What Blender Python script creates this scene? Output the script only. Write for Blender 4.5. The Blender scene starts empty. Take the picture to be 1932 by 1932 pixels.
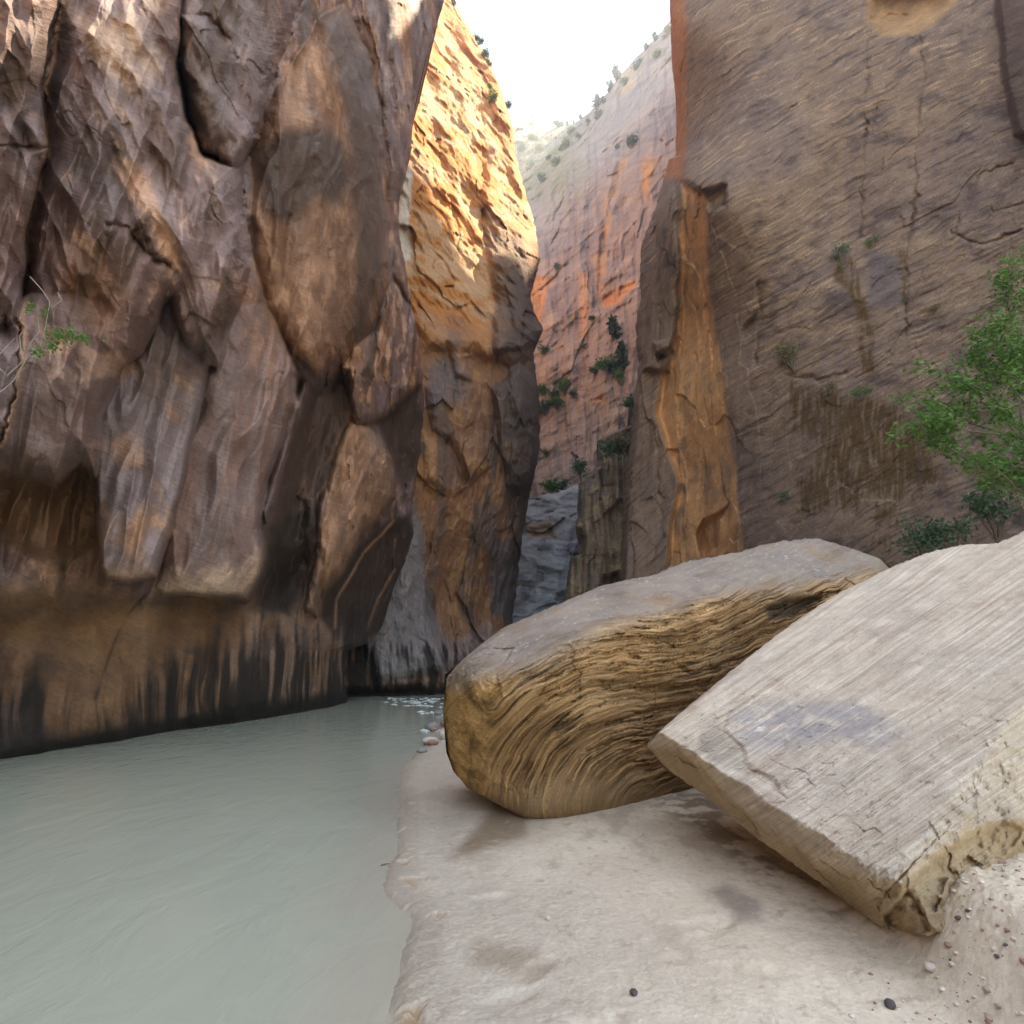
import bpy, math, random
import numpy as np
from mathutils import Vector

# ------------------------------------------------------------------ camera, sky, sun, exposure
scene = bpy.context.scene
COL = scene.collection
K = 0.95                      # tan of half the field of view
PITCH = math.radians(16.6)
CAMZ = 1.75
SUN = Vector((0.512, 0.137, 0.848)).normalized()
cam_d = bpy.data.cameras.new('camera')
cam_d.sensor_fit = 'HORIZONTAL'
cam_d.sensor_width = 36.0
cam_d.lens = 18.0 / K
cam_d.clip_start = 0.05
cam_d.clip_end = 3000
cam = bpy.data.objects.new('camera', cam_d)
cam.location = (0, 0, CAMZ)
cam.rotation_euler = (math.pi / 2 + PITCH, 0, 0)
COL.objects.link(cam)
scene.camera = cam

world = bpy.data.worlds.new('World')
scene.world = world
world.use_nodes = True
wn = world.node_tree
bg = wn.nodes['Background']
sky = wn.nodes.new('ShaderNodeTexSky')
sky.sky_type = 'NISHITA'
sky.sun_disc = False
sky.sun_elevation = math.asin(SUN.z)
sky.sun_rotation = math.atan2(SUN.x, SUN.y)
sky.air_density = 1.0
sky.dust_density = 0.3
wn.links.new(sky.outputs[0], bg.inputs[0])
bg.inputs[1].default_value = 0.15

sl = bpy.data.lights.new('sun', 'SUN')
sl.energy = 5.0
sl.angle = math.radians(0.5)
sl.color = (1.0, 0.95, 0.87)
so = bpy.data.objects.new('sun', sl)
so.rotation_euler = (-SUN).to_track_quat('-Z', 'Y').to_euler()
so.location = (60, 20, 160)
COL.objects.link(so)

vs = scene.view_settings
vs.view_transform = 'Standard'
vs.look = 'None'
vs.gamma = 1.0
vs.use_curve_mapping = False
vs.exposure = 2.12
vs.use_white_balance = True
vs.white_balance_temperature = 8100
vs.white_balance_tint = 8
scene.render.engine = 'CYCLES'
scene.cycles.use_denoising = True
scene.cycles.denoising_prefilter = 'NONE'
scene.cycles.sample_clamp_indirect = 4.0
scene.cycles.max_bounces = 6
scene.cycles.diffuse_bounces = 5
scene.cycles.glossy_bounces = 2
scene.cycles.transmission_bounces = 2
scene.cycles.volume_bounces = 0

# ------------------------------------------------------------------ small maths library
f32 = np.float32
SP, CP = math.sin(PITCH), math.cos(PITCH)
rng = np.random.RandomState(7)
random.seed(7)
PERM = rng.permutation(256).astype(np.int32)
PERM = np.concatenate([PERM, PERM])
_g = rng.normal(size=(256, 3)); _g /= np.linalg.norm(_g, axis=1)[:, None]
GRAD = _g.astype(f32)
RND = rng.rand(256, 3).astype(f32)


def gnoise(p):
    p = np.asarray(p, f32)
    ip = np.floor(p).astype(np.int32)
    fr = p - ip
    w = fr * fr * fr * (fr * (fr * 6 - 15) + 10)
    ip &= 255
    out = np.zeros(len(p), f32)
    for dx in (0, 1):
        hx = PERM[(ip[:, 0] + dx) & 255]
        wx = w[:, 0] if dx else 1 - w[:, 0]
        for dy in (0, 1):
            hy = PERM[(hx + ip[:, 1] + dy) & 255]
            wy = w[:, 1] if dy else 1 - w[:, 1]
            for dz in (0, 1):
                h = PERM[(hy + ip[:, 2] + dz) & 255]
                wz = w[:, 2] if dz else 1 - w[:, 2]
                g = GRAD[h]
                d = g[:, 0] * (fr[:, 0] - dx) + g[:, 1] * (fr[:, 1] - dy) + g[:, 2] * (fr[:, 2] - dz)
                out += wx * wy * wz * d
    return out * 1.6


def fbm(p, o=4, gain=0.5, ridged=False):
    p = np.asarray(p, f32)
    out = np.zeros(len(p), f32)
    a, s = 1.0, 0.0
    for i in range(o):
        n = gnoise(p * (2.03 ** i) + i * 17.31)
        if ridged:
            n = 1 - 2 * np.abs(n)
        out += a * n
        s += a
        a *= gain
    return out / s


def worley(p):
    """F1, F2, random of the nearest cell"""
    p = np.asarray(p, f32)
    ip = np.floor(p).astype(np.int32)
    f1 = np.full(len(p), 9.0, f32); f2 = f1.copy(); rid = np.zeros(len(p), np.int32)
    for dx in (-1, 0, 1):
        for dy in (-1, 0, 1):
            for dz in (-1, 0, 1):
                c = ip + np.array([dx, dy, dz], np.int32)
                h = PERM[(PERM[(PERM[c[:, 0] & 255] + c[:, 1]) & 255] + c[:, 2]) & 255]
                q = c + RND[h] - p
                d = np.einsum('ij,ij->i', q, q)
                near = d < f1
                f2 = np.where(near, f1, np.minimum(f2, d))
                rid = np.where(near, h, rid)
                f1 = np.where(near, d, f1)
    return np.sqrt(f1), np.sqrt(f2), RND[(rid * 7 + 3) & 255, 0]


def ss(a, b, x):
    t = np.clip((x - a) / (b - a), 0, 1)
    return t * t * (3 - 2 * t)


def mix(a, b, t):
    t = np.asarray(t)[:, None]
    return a * (1 - t) + np.asarray(b, f32) * t


def rays(px, py):
    u = (np.asarray(px, float) - 966) / 966 * K
    v = (966 - np.asarray(py, float)) / 966 * K
    return np.stack([u, CP - v * SP, SP + v * CP], -1)


def at(px, py, d):
    """the point d metres ahead that is seen at picture position px, py"""
    r = rays(px, py)
    return r * (np.asarray(d) / r[..., 1])[..., None] + np.array([0, 0, CAMZ])


def ground_at(px, py, z):
    r = rays(px, py)
    t = (z - CAMZ) / r[..., 2]
    return r * t[..., None] + np.array([0, 0, CAMZ])


def project(p):
    q = np.asarray(p, float) - np.array([0, 0, CAMZ])
    d = q[:, 1] * CP + q[:, 2] * SP
    v = (-q[:, 1] * SP + q[:, 2] * CP) / d / K
    return 966 + 966 * q[:, 0] / d / K, 966 - 966 * v


def rbf(ctrl, c=45.0):
    a = np.array(ctrl, float)
    n = len(a)
    xy = a[:, :2]
    r = np.sqrt(((xy[:, None] - xy[None]) ** 2).sum(-1) + c * c)
    Pm = np.concatenate([np.ones((n, 1)), xy / 1000], 1)
    M = np.zeros((n + 3, n + 3)); M[:n, :n] = r; M[:n, n:] = Pm; M[n:, :n] = Pm.T
    w = np.linalg.solve(M, np.concatenate([np.log(a[:, 2]), np.zeros(3)]))

    def f(px, py):
        out = w[n] + w[n + 1] * px / 1000 + w[n + 2] * py / 1000
        for i in range(n):
            out = out + w[i] * np.sqrt((px - xy[i, 0]) ** 2 + (py - xy[i, 1]) ** 2 + c * c)
        return np.exp(out)
    return f


def sdpoly(X, Y, pts):
    """signed distance to a closed polygon, positive inside"""
    d = np.full(X.shape, 1e9, f32); inside = np.zeros(X.shape, bool)
    n = len(pts)
    for i in range(n):
        x0, y0 = pts[i]; x1, y1 = pts[(i + 1) % n]
        ex, ey = x1 - x0, y1 - y0
        wx, wy = X - x0, Y - y0
        t = np.clip((wx * ex + wy * ey) / (ex * ex + ey * ey + 1e-9), 0, 1)
        d = np.minimum(d, (wx - ex * t) ** 2 + (wy - ey * t) ** 2)
        c = (y0 <= Y) != (y1 <= Y)
        if abs(ey) > 1e-9:
            inside ^= c & (X < x0 + (Y - y0) / ey * ex)
    d = np.sqrt(d)
    return np.where(inside, d, -d)


def dline(X, Y, pts):
    d = np.full(X.shape, 1e9, f32)
    for (x0, y0), (x1, y1) in zip(pts[:-1], pts[1:]):
        ex, ey = x1 - x0, y1 - y0
        wx, wy = X - x0, Y - y0
        t = np.clip((wx * ex + wy * ey) / (ex * ex + ey * ey + 1e-9), 0, 1)
        d = np.minimum(d, (wx - ex * t) ** 2 + (wy - ey * t) ** 2)
    return np.sqrt(d)


def windowed(fn, X, Y, pts, m, fill):
    a = np.array(pts)
    k = (X > a[:, 0].min() - m) & (X < a[:, 0].max() + m) & (Y > a[:, 1].min() - m) & (Y < a[:, 1].max() + m)
    out = np.full(X.shape, fill, f32)
    if k.any():
        out[k] = fn(X[k], Y[k], pts)
    return out


def poly(X, Y, pts, h, w=14, wo=5, tilt=(0, 0), dome=0.0):
    sd = windowed(sdpoly, X, Y, pts, wo + 3, -1e3)
    m = ss(-wo, w, sd)
    c = np.mean(pts, axis=0)
    r = m * (h + tilt[0] * (X - c[0]) + tilt[1] * (Y - c[1]))
    if dome:
        big = max(np.ptp(np.array(pts), axis=0).min() * 0.5, 10)
        t = np.clip(sd / big, 0, 1)
        r = r + dome * np.sqrt(1 - (1 - t) ** 2)
    return r


def mass(X, Y, pts, h, w=20, rd=.6, tilt=(0, 0), dome=0.0, slope=.22):
    """a rock mass: its own height field, falling away outside its outline; masses are joined with max"""
    sd = windowed(sdpoly, X, Y, pts, 90, -400)
    c = np.mean(pts, axis=0)
    big = max(np.ptp(np.array(pts), axis=0).min() * 0.5, 10)
    t = np.clip(sd / big, 0, 1); e = np.clip(1 - sd / w, 0, 1)
    v = h + tilt[0] * (X - c[0]) + tilt[1] * (Y - c[1]) + dome * np.sqrt(1 - (1 - t) ** 2) - rd * (1 - np.sqrt(np.clip(1 - e * e, 0, 1)))
    return np.where(sd >= 0, v, v + sd * slope)


def smax(a, b, k=.12):
    h = np.clip(.5 + .5 * (a - b) / k, 0, 1)
    return b * (1 - h) + a * h + k * h * (1 - h)


def mask(X, Y, pts, soft=10):
    return ss(-soft, soft, windowed(sdpoly, X, Y, pts, soft + 3, -1e3))


def crack(X, Y, pts, depth, w):
    d = windowed(dline, X, Y, pts, w * 4 + 8, 1e3)
    k = d < w * 4 + 8
    out = np.zeros_like(X)
    if k.any():
        x, y = X[k], Y[k]
        z = x * 0 + w
        x2 = x + 6 * gnoise(np.stack([x / 19, y / 19, z], -1)) + 2.5 * gnoise(np.stack([x / 7, y / 7, z], -1))
        y2 = y + 6 * gnoise(np.stack([x / 19, y / 19, z + 40], -1))
        d = dline(x2, y2, pts)
        a = np.clip(.65 + .9 * gnoise(np.stack([x / 70, y / 70, z], -1)), .15, 1.1)
        out[k] = -depth * a * np.exp(-np.abs(d / (w * (.45 + .5 * a))) ** 1.3)
    return out


def facets(p, amp=1.0):
    """flat fracture faces: every cell is a plane of its own tilt"""
    p = np.asarray(p, f32); ip = np.floor(p).astype(np.int32)
    f1 = np.full(len(p), 9.0, f32); h1 = np.zeros(len(p), np.int32); q1 = np.zeros_like(p)
    for dx in (-1, 0, 1):
        for dy in (-1, 0, 1):
            for dz in (-1, 0, 1):
                c = ip + np.array([dx, dy, dz], np.int32)
                h = PERM[(PERM[(PERM[c[:, 0] & 255] + c[:, 1]) & 255] + c[:, 2]) & 255]
                q = c + RND[h] - p
                d = np.einsum('ij,ij->i', q, q)
                near = d < f1
                f1 = np.where(near, d, f1); h1 = np.where(near, h, h1); q1 = np.where(near[:, None], q, q1)
    return amp * np.einsum('ij,ij->i', q1, GRAD[(h1 * 5 + 11) & 255])


def sc(pts, ox, oy, k):
    return [(ox + x * k, oy + y * k) for x, y in pts]


def R1(*p): return sc(p, 0, 0, .4302)
def R2(*p): return sc(p, 0, 703.2, .4633)
def R3(*p): return sc(p, 703.2, 0, .3309)
def R4(*p): return sc(p, 703.2, 575.4, .3640)
def R5(*p): return sc(p, 1214.7, 0, .3713)
def R6(*p): return sc(p, 1214.7, 575.4, .3713)


# ------------------------------------------------------------------ mesh building
def mesh_from(name, v, faces, mat=None, smooth=True, col=None, suv=None):
    v = np.asarray(v, f32); faces = np.asarray(faces, np.int32)
    k = faces.shape[1]
    me = bpy.data.meshes.new(name)
    me.vertices.add(len(v)); me.vertices.foreach_set('co', v.ravel())
    me.loops.add(faces.size); me.loops.foreach_set('vertex_index', faces.ravel())
    me.polygons.add(len(faces))
    me.polygons.foreach_set('loop_start', np.arange(0, faces.size, k, dtype=np.int32))
    me.polygons.foreach_set('use_smooth', np.full(len(faces), smooth, bool))
    if col is not None:
        a = me.attributes.new('Col', 'FLOAT_COLOR', 'POINT')
        c4 = np.ones((len(v), 4), f32); c4[:, :col.shape[1]] = col
        a.data.foreach_set('color', c4.ravel())
    if suv is not None:
        a = me.attributes.new('suv', 'FLOAT_VECTOR', 'POINT')
        a.data.foreach_set('vector', np.asarray(suv, f32).ravel())
    if mat: me.materials.append(mat)
    me.update(calc_edges=True)
    return me


def link(name, me, parent=None, **props):
    o = bpy.data.objects.new(name, me)
    COL.objects.link(o)
    if parent: o.parent = parent
    for k, val in props.items(): o[k] = val
    return o


def grid_faces(ny, nx, off=0):
    i = np.arange(ny * nx).reshape(ny, nx) + off
    return np.stack([i[:-1, :-1], i[:-1, 1:], i[1:, 1:], i[1:, :-1]], -1).reshape(-1, 4)


# ------------------------------------------------------------------ materials
def new_mat(name):
    m = bpy.data.materials.new(name); m.use_nodes = True
    nt = m.node_tree
    return m, nt, nt.nodes['Principled BSDF']


def N(nt, t, **kw):
    n = nt.nodes.new(t)
    for k, v in kw.items():
        if hasattr(n, k): setattr(n, k, v)
        else: n.inputs[k].default_value = v
    return n


def math_n(nt, op, a, b=None, clamp=False):
    n = nt.nodes.new('ShaderNodeMath'); n.operation = op; n.use_clamp = clamp
    for i, x in enumerate((a, b)):
        if x is None: continue
        if isinstance(x, (int, float)): n.inputs[i].default_value = x
        else: nt.links.new(x, n.inputs[i])
    return n.outputs[0]


def rock_mat(name, scale=1.0, bump=0.05, sfreq=30.0, samt=0.35, sbump=0.02, rough=0.8, var=0.35, spec=0.3, salong=.05):
    """vertex colour (mineral stains, some painted shade and glow) x grain x bedding lines, with relief of the same"""
    m, nt, b = new_mat(name); L = nt.links.new
    att = N(nt, 'ShaderNodeAttribute', attribute_name='Col')
    suv = N(nt, 'ShaderNodeAttribute', attribute_name='suv')
    tc = N(nt, 'ShaderNodeTexCoord')
    n1 = N(nt, 'ShaderNodeTexNoise', Scale=scale, Detail=9.0, Roughness=0.62)
    L(tc.outputs['Object'], n1.inputs['Vector'])
    n2 = N(nt, 'ShaderNodeTexNoise', Scale=scale * 9.0, Detail=7.0, Roughness=0.78)
    L(tc.outputs['Object'], n2.inputs['Vector'])
    mp = N(nt, 'ShaderNodeVectorMath', operation='MULTIPLY')
    mp.inputs[1].default_value = (sfreq, sfreq * salong, 1.0)
    L(suv.outputs['Vector'], mp.inputs[0])
    n3 = N(nt, 'ShaderNodeTexNoise', Scale=1.0, Detail=5.0, Roughness=0.65)
    L(mp.outputs[0], n3.inputs['Vector'])
    # colour factor
    a = math_n(nt, 'MULTIPLY_ADD', n1.outputs['Fac'], 2 * var); nt.nodes[-1].inputs[2].default_value = 1 - var
    c = math_n(nt, 'MULTIPLY_ADD', n2.outputs['Fac'], 2.4 * var); nt.nodes[-1].inputs[2].default_value = 1 - 1.2 * var
    s = math_n(nt, 'MULTIPLY_ADD', n3.outputs['Fac'], 2.6 * samt); nt.nodes[-1].inputs[2].default_value = 1 - 1.3 * samt
    f = math_n(nt, 'MULTIPLY', math_n(nt, 'MULTIPLY', a, c), s)
    mx = N(nt, 'ShaderNodeVectorMath', operation='SCALE')
    L(att.outputs['Color'], mx.inputs[0]); L(f, mx.inputs['Scale'])
    L(mx.outputs[0], b.inputs['Base Color'])
    h = math_n(nt, 'ADD', math_n(nt, 'MULTIPLY', n1.outputs['Fac'], 1.0),
               math_n(nt, 'ADD', math_n(nt, 'MULTIPLY', n2.outputs['Fac'], 0.22),
                      math_n(nt, 'MULTIPLY', n3.outputs['Fac'], sbump / max(bump, 1e-6))))
    bp = N(nt, 'ShaderNodeBump', Strength=1.0, Distance=bump)
    L(h, bp.inputs['Height']); L(bp.outputs[0], b.inputs['Normal'])
    b.inputs['Roughness'].default_value = rough
    b.inputs['Specular IOR Level'].default_value = spec
    # varnish (alpha of Col) shines a little
    r = math_n(nt, 'MULTIPLY_ADD', att.outputs['Alpha'], -0.42); nt.nodes[-1].inputs[2].default_value = rough
    L(r, b.inputs['Roughness'])
    return m


M_left = rock_mat('sandstone_varnished', 1.1, 0.09, 13, .3, .025, .85, .5, spec=.45, salong=.1)
M_mid = rock_mat('sandstone_orange', 0.5, 0.5, 10, .2, .16, .9, .3, salong=.15)
M_far = rock_mat('sandstone_far', 0.16, 1.5, 7, .2, .35, .92, .32, salong=.2)
M_right = rock_mat('sandstone_crossbedded', 0.9, 0.14, 12, .2, .05, .9, .6, salong=.3)
M_b1 = rock_mat('boulder_layered', 3.0, 0.03, 15, .3, .02, .85, .3)
M_b2 = rock_mat('boulder_pale', 3.2, 0.016, 34, .36, .012, .85, .22, salong=.018)


# ------------------------------------------------------------------ cliffs: relief sheets with real depth
def cliff(name, PX, PY, depth, relief, colour, mat, skirts, label, strata, seed=0):
    """PX, PY: grid (rows, columns) of sight lines; depth gives the metres ahead of the base surface there,
    relief the metres the rock stands proud of it."""
    ny, nx = PX.shape
    X = PX.ravel().astype(f32); Y = PY.ravel().astype(f32)
    D = depth(X, Y).astype(f32)
    p0 = at(X, Y, D).astype(f32)
    wx = fbm(p0 * (9.0 / D[:, None]) + seed, 3) * 9
    wy = fbm(p0 * (9.0 / D[:, None]) + seed + 50, 3) * 9
    r = relief(X + wx, Y + wy, D, p0)
    ry = rays(X, Y).astype(f32); ry /= np.linalg.norm(ry, axis=1)[:, None]
    v = p0 - ry * r[:, None]
    col = colour(X + wx, Y + wy, D, p0, r)
    st = strata(X, Y, p0)
    suv = np.stack([st[0], st[1], np.zeros_like(st[0])], -1)
    vg = v.reshape(ny, nx, 3); cg = col.reshape(ny, nx, -1); sg = suv.reshape(ny, nx, 3)
    nR = sum(len(o) for sd_, o in skirts if sd_ == 'R')
    for side, offs in skirts:
        for o in offs:
            o = np.array(o, f32)
            if side == 'R':
                vg = np.concatenate([vg, vg[:, -1:] + o], 1); cg = np.concatenate([cg, cg[:, -1:]], 1); sg = np.concatenate([sg, sg[:, -1:] + .3], 1)
            elif side == 'L':
                nv = vg[:, :1] + o
                if name.startswith('left'): nv[..., 2] = np.minimum(nv[..., 2], 14)  # unseen extension behind the camera, kept low to let skylight in
                vg = np.concatenate([nv, vg], 1); cg = np.concatenate([cg[:, :1], cg], 1); sg = np.concatenate([sg[:, :1] + .3, sg], 1)
            elif side == 'UP':      # height added out of view, to keep sun off the near canyon and lower middle wall
                k = ss(1500, 1900, PX[-1].astype(f32)); nL = vg.shape[1] - len(k) - nR; kl = np.full(nL, .8, f32); kl[-2:] = (.5, .2)
                k = np.concatenate([kl, k, np.ones(nR, f32)])
                vg = np.concatenate([vg, vg[-1:] + (k[:, None] * o)[None]], 0); cg = np.concatenate([cg, cg[-1:]], 0); sg = np.concatenate([sg, sg[-1:] + .3], 0)
            elif side == 'T':
                vg = np.concatenate([vg, vg[-1:] + o], 0); cg = np.concatenate([cg, cg[-1:]], 0); sg = np.concatenate([sg, sg[-1:] + .3], 0)
    ny, nx = vg.shape[:2]
    me = mesh_from(name, vg.reshape(-1, 3), grid_faces(ny, nx), mat, True, cg.reshape(ny * nx, -1), sg.reshape(-1, 3))
    o = link(name, me, kind='structure', label=label, category='cliff')
    return o, v, X, Y


def lr_grid(rows, left, right, nx, jitter=0.0, seed=0):
    """rows: picture heights from bottom to top; left/right: (py, px) outlines"""
    rows = np.asarray(rows, float)

    def edge(e):
        if np.isscalar(e): return np.full(len(rows), float(e))
        e = sorted(e); x = np.interp(rows, [a for a, _ in e], [b for _, b in e])
        q = np.stack([rows / 16, rows * 0 + seed, rows * 0], -1)
        return x + jitter * (fbm(q, 4))
    a, b = edge(left), edge(right)
    t = np.linspace(0, 1, nx)[None]
    PX = a[:, None] * (1 - t) + b[:, None] * t
    return PX, np.repeat(rows[:, None], nx, 1)


def tb_grid(cols, bottom, top, ny, jitter=0.0, seed=0):
    cols = np.asarray(cols, float)

    def edge(e):
        if np.isscalar(e): return np.full(len(cols), float(e))
        e = sorted(e); y = np.interp(cols, [a for a, _ in e], [b for _, b in e])
        q = np.stack([cols / 14, cols * 0 + seed, cols * 0], -1)
        return y + jitter * fbm(q, 4)
    a, b = edge(bottom), edge(top)
    t = np.linspace(0, 1, ny)[:, None]
    return np.repeat(cols[None], ny, 0), a[None] * (1 - t) + b[None] * t


def edge_round(d, w, h):
    """falls back near an outline, d pixels away from it"""
    t = np.clip(1 - d / w, 0, 1)
    return -h * (1 - np.sqrt(np.clip(1 - t * t, 0, 1)))


def interp_edge(Y, e):
    e = sorted(e)
    return np.interp(Y, [a for a, _ in e], [b for _, b in e])


# ---- left wall
A_R = [(-520, 850), (0, 838), (66, 819), (116, 799), (199, 782), (298, 774), (380, 753), (440, 752), (500, 765), (563, 774),
       (640, 790), (700, 797), (760, 800), (850, 796), (900, 785), (950, 777), (1010, 781), (1060, 765), (1100, 746), (1180, 722),
       (1212, 700), (1228, 655), (1280, 650), (1330, 656), (1400, 670), (1540, 690)]


def A_depth(X, Y):
    r = rays(X, Y)
    # plane x = -11.4 + .07 y + .05 z, a wall that leans out over the river
    return (11.4 - .05 * CAMZ) / (-r[:, 0] + .07 * r[:, 1] + .05 * r[:, 2]) * r[:, 1]


A_P1 = [(185, 786), (181, 935), (192, 1069), (204, 1092), (240, 1096), (287, 1085), (320, 1000), (345, 888), (371, 777), (390, 690), (350, 655), (318, 580), (265, 680), (225, 720)]
A_P2 = [(287, 1111), (306, 1122), (371, 1124), (459, 1122), (486, 1088), (493, 1060), (486, 1000), (500, 907), (528, 828), (551, 763), (554, 700), (529, 637), (495, 576), (456, 572), (425, 640), (395, 700), (371, 790), (345, 890), (320, 1005), (297, 1085)]
A_P3 = [(486, 241), (499, 206), (550, 125), (602, 34), (645, 17), (688, 99), (710, 194), (716, 241), (718, 344), (727, 495), (714, 572), (688, 628), (636, 671), (594, 705), (555, 671), (507, 611), (486, 538), (477, 473), (473, 408), (473, 301)]
A_M1 = [(112, -60), (336, -60), (338, 75), (331, 108), (344, 215), (379, 300), (439, 318), (447, 430), (462, 507), (443, 572), (417, 645), (413, 684), (357, 658), (318, 563), (267, 671), (240, 690), (205, 660), (130, 620), (45, 610), (48, 430), (69, 344), (82, 267), (80, 172), (100, 56)]
A_P5 = [(344, -60), (344, 26), (340, 108), (353, 215), (379, 275), (440, 330), (473, 275), (499, 172), (540, 80), (560, -60)]
A_NOSE = [(-300, 700), (-60, 620), (60, 552), (150, 545), (240, 560), (272, 610), (266, 660), (230, 700), (205, 760), (190, 790), (187, 850), (180, 900), (150, 870), (110, 915), (60, 905), (0, 890), (-300, 900)]
A_CAVE = [(-100, 900), (0, 893), (110, 918), (150, 873), (178, 905), (188, 1020), (150, 1045), (80, 1062), (0, 1015), (-100, 1000)]
A_KNOB = [(658, 796), (695, 800), (727, 837), (741, 888), (737, 935), (713, 981), (686, 1004), (650, 1075), (606, 1130), (600, 1050), (612, 935), (625, 865)]
A_REC = [(556, 786), (574, 731), (661, 690), (668, 726), (649, 819), (616, 925), (602, 962), (593, 1074), (547, 1162), (473, 1148), (500, 1000), (533, 888)]
A_BOWL = [(602, 1166), (607, 1120), (649, 1055), (723, 986), (769, 972), (781, 1009), (760, 1074), (723, 1189), (686, 1208), (644, 1217)]
A_ALC = [(713, 786), (788, 731), (803, 796), (788, 888), (760, 925), (741, 888)]
A_B6 = [(640, 690), (667, 645), (705, 624), (731, 516), (774, 580), (796, 645), (803, 720), (775, 745), (720, 790), (670, 800), (655, 740)]
A_RC = [(700, -60), (860, -60), (838, 0), (800, 116), (780, 220), (774, 300), (757, 380), (757, 440), (774, 563), (740, 520), (727, 400), (722, 300), (716, 200), (690, 95), (660, 30)]
A_CRACK = R1((270, -60), (240, 130), (185, 400), (190, 620), (160, 800), (110, 1000), (100, 1150), (130, 1200), (85, 1380), (85, 1500), (70, 1700), (10, 1900), (-60, 2000))
A_CLEFT = R1((1060, 1180), (1050, 1000), (1045, 880), (1100, 640), (1160, 400), (1240, 200), (1290, 90), (1300, -60))


def water_py(X):
    return np.interp(X, [-400, 0, 139, 334, 463, 649, 690], [1560, 1451, 1426, 1384, 1358, 1333, 1328])


def A_relief(X, Y, D, p):
    s = D / 20
    r = np.zeros_like(X)
    # the base of the wall is undercut; the masses above hang out over it
    wl = water_py(X) - Y
    base = -1.0 - .8 * ss(330, 230, wl) * (1 - ss(260, 40, wl)) + .95 * ss(260, 30, wl)
    base = base + .9 * fbm(np.stack([X / 90, Y / 210, X * 0 + 3], -1), 2)
    P1x = A_P1[:-4] + [(400, 640), (380, 560), (300, 520), (230, 640)]
    P2x = A_P2[:11] + [(529, 637), (495, 560), (470, 480), (430, 520), (395, 640), (371, 790), (345, 890), (320, 1005), (297, 1085)]
    ms = [(A_M1, 1.5, 46, 1.2, (.012, .002), 1.5), (A_NOSE, 1.3, 60, 1.4, (.006, .001), 1.2), (A_P5, .9, 26, .9, (.010, .001), .6),
          (A_P3, .75, 40, 1.0, (.013, .002), 1.4), (A_RC, .5, 18, .8, (.016, 0), 1.0), (A_B6, .8, 22, .9, (.012, .004), 1.0),
          (A_KNOB, .6, 22, .9, (.012, .002), 1.3), (P1x, .9, 9, .35, (.010, .002), .5), (P2x, .7, 9, .35, (.014, .002), .5),
          (R1((820, 1150), (1060, 1180), (1070, 1250), (1010, 1400), (970, 1580), (900, 1590), (820, 1520), (780, 1400), (760, 1300)), 2.0, 22, .8, (.010, .004), .8),
          (R1((560, 1000), (700, 1100), (830, 1250), (740, 1310), (560, 1290), (470, 1060)), 1.9, 12, .5, (.012, 0), .3),
          (R1((800, 60), (900, 60), (1000, 200), (1040, 380), (1110, 600), (1030, 740), (880, 640), (810, 420)), 1.3, 20, .7, (.012, 0), .7),
          (R1((-60, -60), (240, -60), (170, 420), (190, 640), (90, 760), (-60, 720)), 1.4, 24, .8, (.008, 0), .5),
          (R1((-60, 560), (100, 600), (190, 660), (110, 1000), (90, 1200), (80, 1420), (-60, 1500)), 1.25, 18, .6, (.008, 0), .4),
          (R2((1130, 330), (1190, 130), (1240, 40), (1260, 120), (1180, 330), (1090, 620), (1060, 560)), .5, 12, .6, (.01, 0), .3),
          (R2((1300, 500), (1330, 470), (1480, 660), (1380, 780), (1310, 900), (1290, 1000), (1240, 960), (1280, 760)), .2, 18, .7, (.01, 0), .5)]
    for pts, h, w, rd, tl, dm in ms:
        base = smax(base, mass(X, Y, pts, h, w, rd, tl, dm, .12 if pts is A_P3 else .22), .8 if pts is A_P3 else .3 if pts in (A_M1, A_NOSE, A_RC) else .12)
    r += base * 1.15
    r += poly(X, Y, A_CAVE, -.8, 30, 8)
    r += poly(X, Y, A_REC, -1.6, 34, 8)
    r += poly(X, Y, A_BOWL, -1.5, 34, 7, (.004, 0))
    r += poly(X, Y, A_ALC, -1.8, 24, 6)
    r += crack(X, Y, A_CRACK, .5, 4) + crack(X, Y, A_CLEFT, 1.2, 11)
    r += crack(X, Y, R1((480, 990), (560, 1000), (640, 1110), (740, 1170)), .5, 6)
    r += crack(X, Y, R1((0, 640), (110, 650), (180, 650)), .4, 5)
    r += crack(X, Y, R1((870, 60), (960, 110), (1030, 260)), .35, 5)
    r += crack(X, Y, R2((700, 620), (640, 830), (560, 960)), .3, 4)
    # flutes and folds running down to the right on the upper masses
    w0 = fbm(p * .25 + 40, 2)
    q = np.stack([(X * .86 + Y * -.40) / 52 + .5 * w0, (X * .40 + Y * .86) / 260, p[:, 2] * 0.01], -1)
    up = ss(800, 560, Y) * ss(520, 430, X)
    r += up * .5 * fbm(q, 2, .4, True)
    q = np.stack([(X * .97 + Y * .22) / 60 + .4 * w0, (X * -.22 + Y * .97) / 300, p[:, 2] * 0.01 + 7], -1)
    r += ss(1180, 1000, Y) * .62 * fbm(q, 2, .35, True)
    # water-worn dishes with sharp rims
    w1 = fbm(p * .35 + 9, 3)
    f1, f2, _ = worley(np.stack([p[:, 0] / 2.6 + w1, p[:, 1] / 3.6 + w1, p[:, 2] / 4.6], -1))
    low = ss(1210, 1100, Y) * (1 - .7 * mask(X, Y, A_P3, 14)) * (1 - .55 * mask(X, Y, A_P1, 8)) * (1 - .55 * mask(X, Y, A_P2, 8))
    r += (.15 + .4 * low) * (np.minimum(f1, 1) ** 2 - .4) * s
    f1, f2, c = worley(np.stack([p[:, 0] / .9 + w1 * 2, p[:, 1] / 1.4, p[:, 2] / 1.7], -1))
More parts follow.
